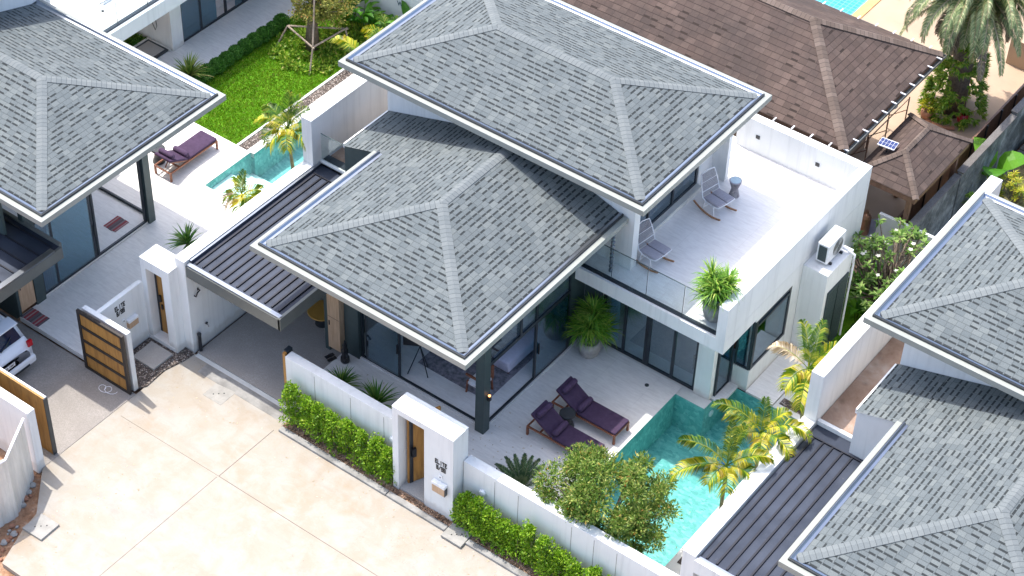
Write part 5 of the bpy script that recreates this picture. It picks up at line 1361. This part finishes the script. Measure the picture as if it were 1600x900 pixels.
def rocking_chair(label, loc, rz):
    t = thing('rocking_chair', label, 'rocking chair', (0, 0, 0), 'grey rocking chairs on the roof terrace')
    w = .29; fr = MB()
    for s in (-1, 1):
        y = s * w; fr.tube([(-.36, y * .78, 1.0), (-.27, y * .95, .72), (-.18, y, .42), (-.02, y, .36), (.2, y, .36), (.36, y, .42)], .014, 6)
        fr.tube([(-.08, y, .37), (-.14, y, .10)], .013, 6); fr.tube([(.2, y, .36), (.24, y, .10)], .013, 6)
    fr.tube([(-.36, -w * .78, 1.0), (-.385, 0, 1.03), (-.36, w * .78, 1.0)], .014, 6); fr.tube([(.36, -w, .42), (.37, 0, .41), (.36, w, .42)], .014, 6)
    fr.tube([(-.12, -w, .15), (-.12, w, .15)], .01, 6); fr.tube([(-.22, -w, .55), (-.22, w, .55)], .01, 6); fr.tube([(-.29, -w * .9, .78), (-.29, w * .9, .78)], .008, 6)
    fr.build('frame', M['whitemetal'], t, 0, True)
    bk = MB(); n = 22
    for k in range(n + 1):
        y = -w + 2 * w * k / n
        bk.bar((-.355, y * .78, .99), (-.185, y, .43), .013, .004)
    for k in range(14):
        f = k / 14; bk.bar((-.355 + .17 * f, -w * (.78 + .22 * f), .99 - .56 * f), (-.355 + .17 * f, w * (.78 + .22 * f), .99 - .56 * f), .011, .004)
    bk.build('woven_back', M['grey_rope'], t)
    MB().obox((.09, -w / 2 - .003, .41), (1, 0, .06), (0, 1, 0), (-.06, 0, 1), .26, w / 2 - .012, .035).build('seat_cushion', M['grey_cushion'], t, .018, True)
    MB().obox((.09, w / 2 + .003, .41), (1, 0, .06), (0, 1, 0), (-.06, 0, 1), .26, w / 2 - .012, .035).build('seat_cushion', M['grey_cushion'], t, .018, True)
    for s in (-1, 1):
        P = [(-.46 + .92 * k / 10, s * w, .02 + .13 * (abs(k / 10 - .55) / .55) ** 2) for k in range(11)]; r = MB()
        for a, b in zip(P, P[1:]): r.bar(a, b, .035, .035)
        r.build('rocker', M['rocker_wood'], t)
    t.location = loc; t.rotation_euler = (0, 0, rz); return t
rocking_chair('grey rocking chair on the roof terrace beside the small round table', (.38, 10.0, 2.958), R(-12))
rocking_chair('grey rocking chair on the roof terrace near the glass railing', (.22, 7.42, 2.958), R(-8))
t = thing('side_table', 'small round hourglass table with a pale glass top on the roof terrace', 'side table', (.47, 10.75, 2.958))
tb = MB()
for k in range(22):
    a = k * 2 * math.pi / 22; a2 = a + .9
    tb.tube([(.47 + .13 * math.cos(a), 10.75 + .13 * math.sin(a), 2.96), (.47 + .075 * math.cos((a + a2) / 2), 10.75 + .075 * math.sin((a + a2) / 2), 3.2), (.47 + .15 * math.cos(a2), 10.75 + .15 * math.sin(a2), 3.43)], .011, 5)
tb.build('woven_base', M['grey_rope'], t); MB().lathe([(0, 0), (.16, 0), (.16, .02), (0, .02)], (.47, 10.75, 3.432), 26).build('top', M['grey_cushion'], t)
MB().lathe([(0, 0), (.135, 0), (.135, .006), (0, .006)], (.47, 10.75, 3.4525), 26).build('glass_top', plain('table_glass', (.45, .58, .62), .08), t)

# inside the lounge
tag(MB().box(-3.75, 3.4, T + .041, -1.62, 5.75, T + .055).build('rug', M['rug']), 'mottled grey rug on the lounge floor behind the corner column', 'rug')
ot = thing('ottoman', 'long pale lavender upholstered bench on the mottled rug', 'bench', (-1.98, 5.1, T + .05))
MB().box(-2.2, 4.4, T + .12, -1.72, 5.95, .62).build('cushion', M['lav_fabric'], ot, .05, True)
for x in (-2.14, -1.78):
    for y in (4.48, 5.87): MB().box(x - .02, y - .02, T + .056, x + .02, y + .02, T + .12).build('leg', M['frame_wood'], ot)
ac_ = thing('armchair', 'small wooden armchair with a white cushion behind the corner column', 'chair', (-1.95, 3.55, T + .04))
for x in (-2.2, -1.75):
    for y in (3.35, 3.8): MB().bar((x, y, T + .041), (x + (.04 if x < -2 else -.04), y, .62), .04, .04).build('leg', M['frame_wood'], ac_)
MB().box(-2.18, 3.33, .5, -1.77, 3.82, .6).build('seat', M['whitemetal'], ac_, .03); MB().bar((-2.22, 3.35, .8), (-1.75, 3.35, .8), .05, .05).build('arm', M['frame_wood'], ac_)
MB().box(-2.2, 3.8, .55, -1.75, 3.86, .98).build('back', M['frame_wood'], ac_, .01)
ea = thing('screen_on_stand', 'black flat screen on a thin tripod stand behind the open glass door', 'screen', (-3.45, 3.1, T + .04))
MB().obox((-3.45, 3.12, 1.5), (.85, .5, 0), (-.5, .85, 0), (0, 0, 1), .42, .02, .34).build('screen', M['black'], ea)
for dx, dy in ((-.25, -.18), (.22, .02), (0, .3)): MB().tube([(-3.45, 3.12, 1.15), (-3.45 + dx, 3.12 + dy, T + .045)], .014, 6).build('leg', M['black'], ea)
fg = thing('figurine', 'black seated ceramic figurine on the patio beside the oak cupboard', 'figurine', (-5.2, 2.35, T))
MB().lathe([(0, 0), (.10, 0), (.12, .05), (.11, .16), (.07, .22), (.09, .32), (.085, .42), (.045, .46), (.06, .52), (.06, .58), (.03, .63), (.01, .72), (0, .74)], (-5.2, 2.35, T), 16).build('body', M['black'], fg, 0, True)
MB().tube([(-5.12, 2.3, T + .38), (-5.04, 2.26, T + .26), (-5.12, 2.22, T + .18)], .025, 7).build('arm', M['black'], fg, 0, True)
for i, (x, y) in enumerate(((-5.62, 2.25), (-5.5, 2.2))):
    s = thing('sandal', 'dark sandal before the oak cupboard, the one %s the black figurine' % ('farther from', 'nearer')[i], 'shoe', (x, y, T), 'pair of dark sandals')
    MB().obox((x, y, T + .012), (.3, .95, 0), (-.95, .3, 0), (0, 0, 1), .12, .045, .012).build('sole', M['black'], s); MB().tube([(x - .05, y + .01, T + .02), (x, y + .03, T + .06), (x + .05, y + .05, T + .02)], .012, 5).build('strap', M['dark_lip'], s)
rt = thing('round_table', 'low round ochre table in the shade of the main carport', 'table', (-6.62, 3.15, .02))
MB().lathe([(0, 0), (.37, 0), (.38, .02), (.37, .04), (0, .04)], (-6.62, 3.15, .42), 30).build('top', M['ochre'], rt); MB().lathe([(0, 0), (.2, 0), (.05, .05), (.05, .39), (.1, .4), (0, .4)], (-6.62, 3.15, .02), 14).build('base', M['dark_lip'], rt)
# under the rear glass: rug, bed
tag(MB().box(-.1, 7.3, T + .021, 2.1, 9.6, T + .035).build('rug', M['rug_pale']), 'pale rug seen through the glass doors under the roof terrace', 'rug')
bd = thing('bed', 'low bed with a pale cover behind the glass doors under the roof terrace', 'bed', (1.3, 9.6, T))
MB().box(.3, 8.7, T + .04, 2.3, 10.9, .42).build('base', M['frame_wood'], bd); MB().box(.33, 8.73, .422, 2.27, 10.87, .66).build('mattress', M['grey_cushion'], bd, .05)
MB().box(.4, 10.3, .662, 1.2, 10.8, .78).build('pillow', M['whitemetal'], bd, .05); MB().box(1.3, 10.3, .662, 2.2, 10.8, .78).build('pillow', M['whitemetal'], bd, .05)
ch = thing('chair', 'dark chair behind the right pane of the rear glass doors', 'chair', (1.85, 7.6, T))
MB().box(1.68, 7.42, .58, 2.05, 7.78, .64).build('seat', M['dark_lip'], ch); MB().box(1.68, 7.76, .64, 2.05, 7.80, 1.0).build('back', M['dark_lip'], ch)
for x in (1.70, 2.02):
    for y in (7.45, 7.75): MB().box(x - .015, y - .015, T + .022, x + .015, y + .015, .58).build('leg', M['dark_lip'], ch)
# mats of the left villa
for (c, w, d, lab) in (((-12.27, -1.28), .62, .40, 'red and grey striped doormat at the edge of the left patio'), ((-13.2, 2.48), .42, .52, 'red and grey striped mat on the floor behind the left glass door')):
    o = MB(); n = 8
    for k in range(n): o.box(-w / 2 + w * k / n, -d / 2 + rv(-.01, .01), 0, -w / 2 + w * (k + 1) / n, d / 2 + rv(-.01, .01), .012)
    o = o.build('door_mat', M['mat']); o.location = (c[0], c[1], T + (.002 if c[1] < 0 else .042)); tag(o, lab, 'mat', 'striped mats')
# fittings on the main carport wall
wf = thing('wall_ornament', 'dark half-moon leaf ornament on the white carport wall', 'ornament', (-8.41, 1.0, 2.1))
MB().prism([(0, 0), (.42, .02), (.36, .16), (.22, .25), (.08, .2)], 0, .02).build('leaf', plain('dark_red_leaf', (.09, .04, .05), .6), wf, local=True).matrix_basis = Matrix.Rotation(R(90), 4, 'Z') @ Matrix.Rotation(R(90), 4, 'X')
hk = thing('hose_hook', 'small black hook on the white carport wall beside the gate portal', 'hook', (-8.42, .62, 1.85))
MB().tube([(-8.42, .58, 1.78), (-8.36, .58, 1.78), (-8.34, .62, 1.9), (-8.36, .72, 1.9), (-8.42, .72, 1.9)], .018, 6).build('bar', M['black'], hk); MB().box(-8.428, .70, 1.86, -8.42, .74, 1.94).build('plate', M['dark_lip'], hk)
sb_ = thing('switch_box', 'small square dark red switch box on the carport wall', 'switch', (-8.42, 1.62, 1.45))
MB().box(-8.428, 1.55, 1.38, -8.38, 1.69, 1.54).build('case', plain('dark_red_box', (.16, .03, .03), .5), sb_); MB().box(-8.379, 1.6, 1.43, -8.37, 1.64, 1.49).build('button', M['black'], sb_)
tp_ = thing('garden_tap', 'small brass tap low on the carport wall', 'tap', (-8.42, .85, .65)); MB().tube([(-8.43, .85, .65), (-8.34, .85, .65), (-8.32, .85, .6)], .018, 6).build('spout', M['metal_bright'], tp_); MB().box(-8.40, .82, .67, -8.36, .88, .70).build('handle', M['dark_lip'], tp_)
pp = thing('drain_pipe', 'short black pipe standing at the foot of the carport wall', 'pipe', (-8.32, .5, .02)); MB().tube([(-8.33, .52, .02), (-8.33, .52, .55)], .045, 10).build('pipe', M['black'], pp); MB().tube([(-8.33, .52, .552), (-8.33, .52, .6)], .055, 10).build('cap', M['dark_lip'], pp)
cb = MB().tube([(-9.35 + .012 * a + .13 * math.cos(a * .5), -1.93 + .004 * a + .11 * math.sin(a * .5), .022) for a in range(27)], .007, 5).build('cable', M['whitemetal']); tag(cb, 'thin white cable loops on the driveway beside the panelled gate', 'cable')
gm = MB()
for _ in range(420):
    q = RV.random()
    if q < .35: x, y, z = rv(-8, 6), -.35 - abs(RV.gauss(0, .5)), .004
    elif q < .55: x, y, z = rv(-5.2, 1.7), rv(.8, 2.4), T + .006
    elif q < .8: x, y, z = rv(-1, 4.9), rv(.8, 3.6), T + .006
    else: x, y, z = rv(-7.5, -6.2), rv(-6.8, -3), .004
    if 1.8 < x < 4.6 and y > 1.75: z = .093
    a = rv(0, 6.28); leaf_quad(gm, (x, y, z), (math.cos(a), math.sin(a), .05), (0, 0, 1), rv(.03, .07), .025, .1)
tag(gm.build('leaf_litter', M['areca_dry']), 'scattered dry leaves on the road, patio and water', 'leaves', kind='stuff')
# manhole lids
def lid(label, pts, z, h=.02, root_name='manhole_cover'):
    t = thing(root_name, label, 'manhole cover', (sum(p[0] for p in pts) / 4, sum(p[1] for p in pts) / 4, 0), 'concrete manhole covers')
    MB().prism(pts, z, z + h).build('slab', M['lid'], t, .006)
    c = Vector((sum(p[0] for p in pts) / 4, sum(p[1] for p in pts) / 4)); a = (Vector(pts[2]) - Vector(pts[0])) * .16
    for k in (-1, 0, 1): q = c + a * k; MB().lathe([(0, 0), (.018, 0), (.018, .004), (0, .004)], (q.x, q.y, z + h + .001), 10).build('lifting_hole', M['black'], t)
lid('square concrete cover at the foot of the gate portal with number 8/98', [(.05, -.50), (.62, -.50), (.60, -.02), (.04, -.04)], .02, .06)
lid('square concrete cover flush with the road before the main carport', [(-7.27, -.55), (-6.68, -.55), (-6.68, .0), (-7.27, -.07)], .0, .006)
lid('raised square concrete cover at the broken lower left edge of the road', [(-7.52, -6.17), (-6.93, -6.15), (-6.94, -5.58), (-7.5, -5.6)], -.08, .14)
# rubble beside the road
Gr = 'broken concrete lumps along the road edge'
for i in range(34):
    f = RV.random(); x = -8.35 + (.95 if f > .5 else .8 * f) * f * .9 + rv(-.1, .18); y = -4.95 - 2.1 * f + rv(-.1, .1)
    if x > -8.45 + max(0, (-4.7 - y)) * .85 - .12 and y > -5.8: x = -8.5 + (-4.7 - y) * .85 - .2
    s = rv(.03, .09); m = MB(); c = Vector((x, y, -.14 + s * .4)); n = 7; ring = []
    for zz, rr in ((-.4, .8), (.1, 1.0), (.55, .6)): ring.append([(c.x + math.cos(k * 6.283 / n) * s * rr * rv(.7, 1.2), c.y + math.sin(k * 6.283 / n) * s * rr * rv(.7, 1.3), c.z + zz * s) for k in range(n)])
    i0 = 0
    for r_ in ring: m.v += r_
    for k in range(2):
        for j2 in range(n): m.f.append((k * n + j2, k * n + (j2 + 1) % n, (k + 1) * n + (j2 + 1) % n, (k + 1) * n + j2)); m.uv.append(None); m.mi.append(0)
    m.f.append(tuple(range(2 * n, 3 * n))); m.uv.append(None); m.mi.append(0)
    tag(m.build('rubble', M['lid'] if i % 3 else M['clay']), 'small broken lump of concrete or brick along the lower left road edge', 'rubble', Gr)
gm = MB()
for _ in range(2600):
    a = RV.random(); x = rv(-5.0, 6.0); 
    if -1.8 < x < .05: y = rv(-.16, -.02)
    else: y = rv(-.16, .3)
    s = rv(.012, .035); gm.obox((x, y, .03 + s * .4), rand_dir(), rand_dir().cross(Vector((0, 0, 1))).normalized(), (0, 0, 1), s, s * .7, s * .5)
tag(gm.build('clods', M['soil']), 'brown clods of soil in the strip along the front wall', 'soil', kind='stuff')
# metal rack under the brown eave
rk = thing('metal_rack', 'thin brown metal rack standing under the brown eave', 'rack', (.9, 18.3, 0)); m = MB()
for y in (16.9, 18.0, 19.2):
    m.tube([(1.15, y, 0), (1.15, y, 1.35)], .02, 5); m.tube([(.65, y, 0), (.65, y, 1.35)], .02, 5); m.tube([(.65, y, .45), (1.15, y, .9)], .014, 5)
for z in (.3, 1.3):
    for x in (.65, 1.15): m.tube([(x, 16.9, z), (x, 19.2, z)], .016, 5)
m.build('frame', M['brownfence'], rk)
dsh = thing('dish_planter', 'grey round bowl on the metal rack', 'bowl', (.95, 18.4, 1.3)); MB().lathe([(0, 0), (.12, .02), (.22, .12), (.21, .13), (0, .05)], (.95, 18.4, 1.33), 18).build('bowl', M['pot'], dsh)
tk = thing('round_table', 'grey round table top under the pavilion roof', 'table', (3.15, 14.2, 0)); MB().lathe([(0, 0), (.62, 0), (.62, .05), (0, .05)], (3.15, 14.25, .7), 30).build('top', M['grey_cushion'], tk); MB().lathe([(0, 0), (.3, 0), (.08, .1), (.08, .69), (0, .69)], (3.15, 14.25, .01), 14).build('base', M['dark_lip'], tk)
tn = thing('water_heater', 'small copper coloured cylinder beside the white parapet under the pavilion', 'tank', (2.75, 14.0, .8)); MB().lathe([(0, 0), (.13, .02), (.14, .1), (.14, 1.3), (.1, 1.4), (.05, 1.42), (.05, 1.5), (0, 1.5)], (2.72, 13.98, .0), 16).build('tank', plain('copper', (.35, .2, .13), .35, .7), tn)

# ------------------------------------------------------------------ white car at the left edge
car = thing('car', 'white family car seen from behind, under the left carport', 'car', (-13.2, -3.5, .012))
def loft(secs, name, mat, parent, sm=True, close=True):
    m = MB(); n = len(secs[0])
    for s in secs: m.v += s
    for k in range(len(secs) - 1):
        for j2 in range(n): m.f.append((k * n + j2, k * n + (j2 + 1) % n, (k + 1) * n + (j2 + 1) % n, (k + 1) * n + j2)); m.uv.append(None); m.mi.append(0)
    if close: m.f.append(tuple(range(n))); m.f.append(tuple(reversed(range((len(secs) - 1) * n, len(secs) * n)))); m.uv += [None] * 2; m.mi += [0] * 2
    return m.build(name, mat, parent, 0, sm)
CY = -3.22
def sec(x, w, z0, z1, tum=.9):
    P = [(-w, z0), (-w * 1.02, z0 + (z1 - z0) * .35), (-w, z0 + (z1 - z0) * .7), (-w * tum, z1 - .02), (-w * .6, z1 + .01), (w * .6, z1 + .01), (w * tum, z1 - .02), (w, z0 + (z1 - z0) * .7), (w * 1.02, z0 + (z1 - z0) * .35), (w, z0)]
    return [(x, CY + y, z) for y, z in P]
X = -11.06
loft([sec(X, .70, .32, .78), sec(X - .05, .82, .26, .92), sec(X - .2, .88, .22, 1.0), sec(X - .8, .90, .2, 1.02), sec(X - 2.6, .90, .2, 1.0), sec(X - 3.6, .88, .22, .92), sec(X - 4.3, .78, .26, .72), sec(X - 4.45, .6, .35, .6)], 'body', M['carpaint'], car)
loft([sec(X - .22, .78, .98, 1.04, .95), sec(X - .42, .74, .98, 1.46, .86), sec(X - .55, .72, .98, 1.54, .82), sec(X - 1.6, .72, .98, 1.60, .82), sec(X - 2.4, .72, .98, 1.52, .84), sec(X - 3.2, .74, .98, 1.04, .95)], 'cabin', M['carpaint'], car)
gl = MB(); gl.face([(X - .195, CY - .68, 1.03), (X - .195, CY + .68, 1.03), (X - .395, CY + .60, 1.45), (X - .395, CY - .60, 1.45)])
carg = plain('dark_car_window', (.012, .02, .05), .04, 0, .1, 4); gl.build('rear_window', carg, car)
for s in (-1, 1):
    g2 = MB(); g2.face([(X - .5, CY + s * .775, 1.06), (X - 2.9, CY + s * .785, 1.06), (X - 2.35, CY + s * .70, 1.44), (X - .7, CY + s * .70, 1.46)]); g2.build('side_window', carg, car)
    MB().box(X - .06, CY + s * .76 - .07, .80, X + .02, CY + s * .76 + .07, .98).build('tail_light', M['red'], car, .01)
    MB().box(X - .01, CY + s * .5 - .2, .40, X + .03, CY + s * .5 + .2, .44).build('reflector', M['red'], car)
MB().obox((X - .36, CY, 1.53), (1, 0, -.1), (0, 1, 0), (.1, 0, 1), .16, .66, .02).build('spoiler', M['carpaint'], car, .01)
MB().box(X - .3, CY - .84, .28, X + .06, CY + .84, .50).build('bumper', M['carpaint'], car, .05)
MB().box(X + .055, CY - .6, .30, X + .07, CY + .6, .36).build('lower_trim', M['black'], car)
npz = MB().box(X + .045, CY - .20, .62, X + .055, CY + .20, .76).build('number_plate', M['black'], car)
MB().box(X + .056, CY - .185, .635, X + .060, CY + .185, .745).build('plate_face', M['whitemetal'], npz)
text_mesh("138 1887", .085, M['text'], 'plate_number', npz, Matrix.Translation((X + .062, CY, .66)) @ Matrix.Rotation(R(90), 4, 'Z') @ Matrix.Rotation(R(90), 4, 'X'), .001, .002)
MB().tube([(X - .16, CY, 1.04), (X - .2, CY + .25, 1.12), (X - .24, CY + .42, 1.2)], .012, 5).build('wiper', M['black'], car)
for x in (X - .95, X - 3.6):
    for s in (-1, 1):
        wv = MB().lathe([(0, 0), (.33, 0), (.34, .05), (.34, .17), (.33, .22), (0, .22)], (0, 0, -.11), 24).build('wheel', M['tyre'], car, local=True); wv.matrix_basis = Matrix.Translation(Vector((x, CY + s * .80, .34)) - car.location) @ Matrix.Rotation(R(90), 4, 'X')
        MB().lathe([(0, 0), (.2, 0), (.2, .236), (0, .236)], (0, 0, -.118), 20).build('rim', M['metal_bright'], wv, local=True)
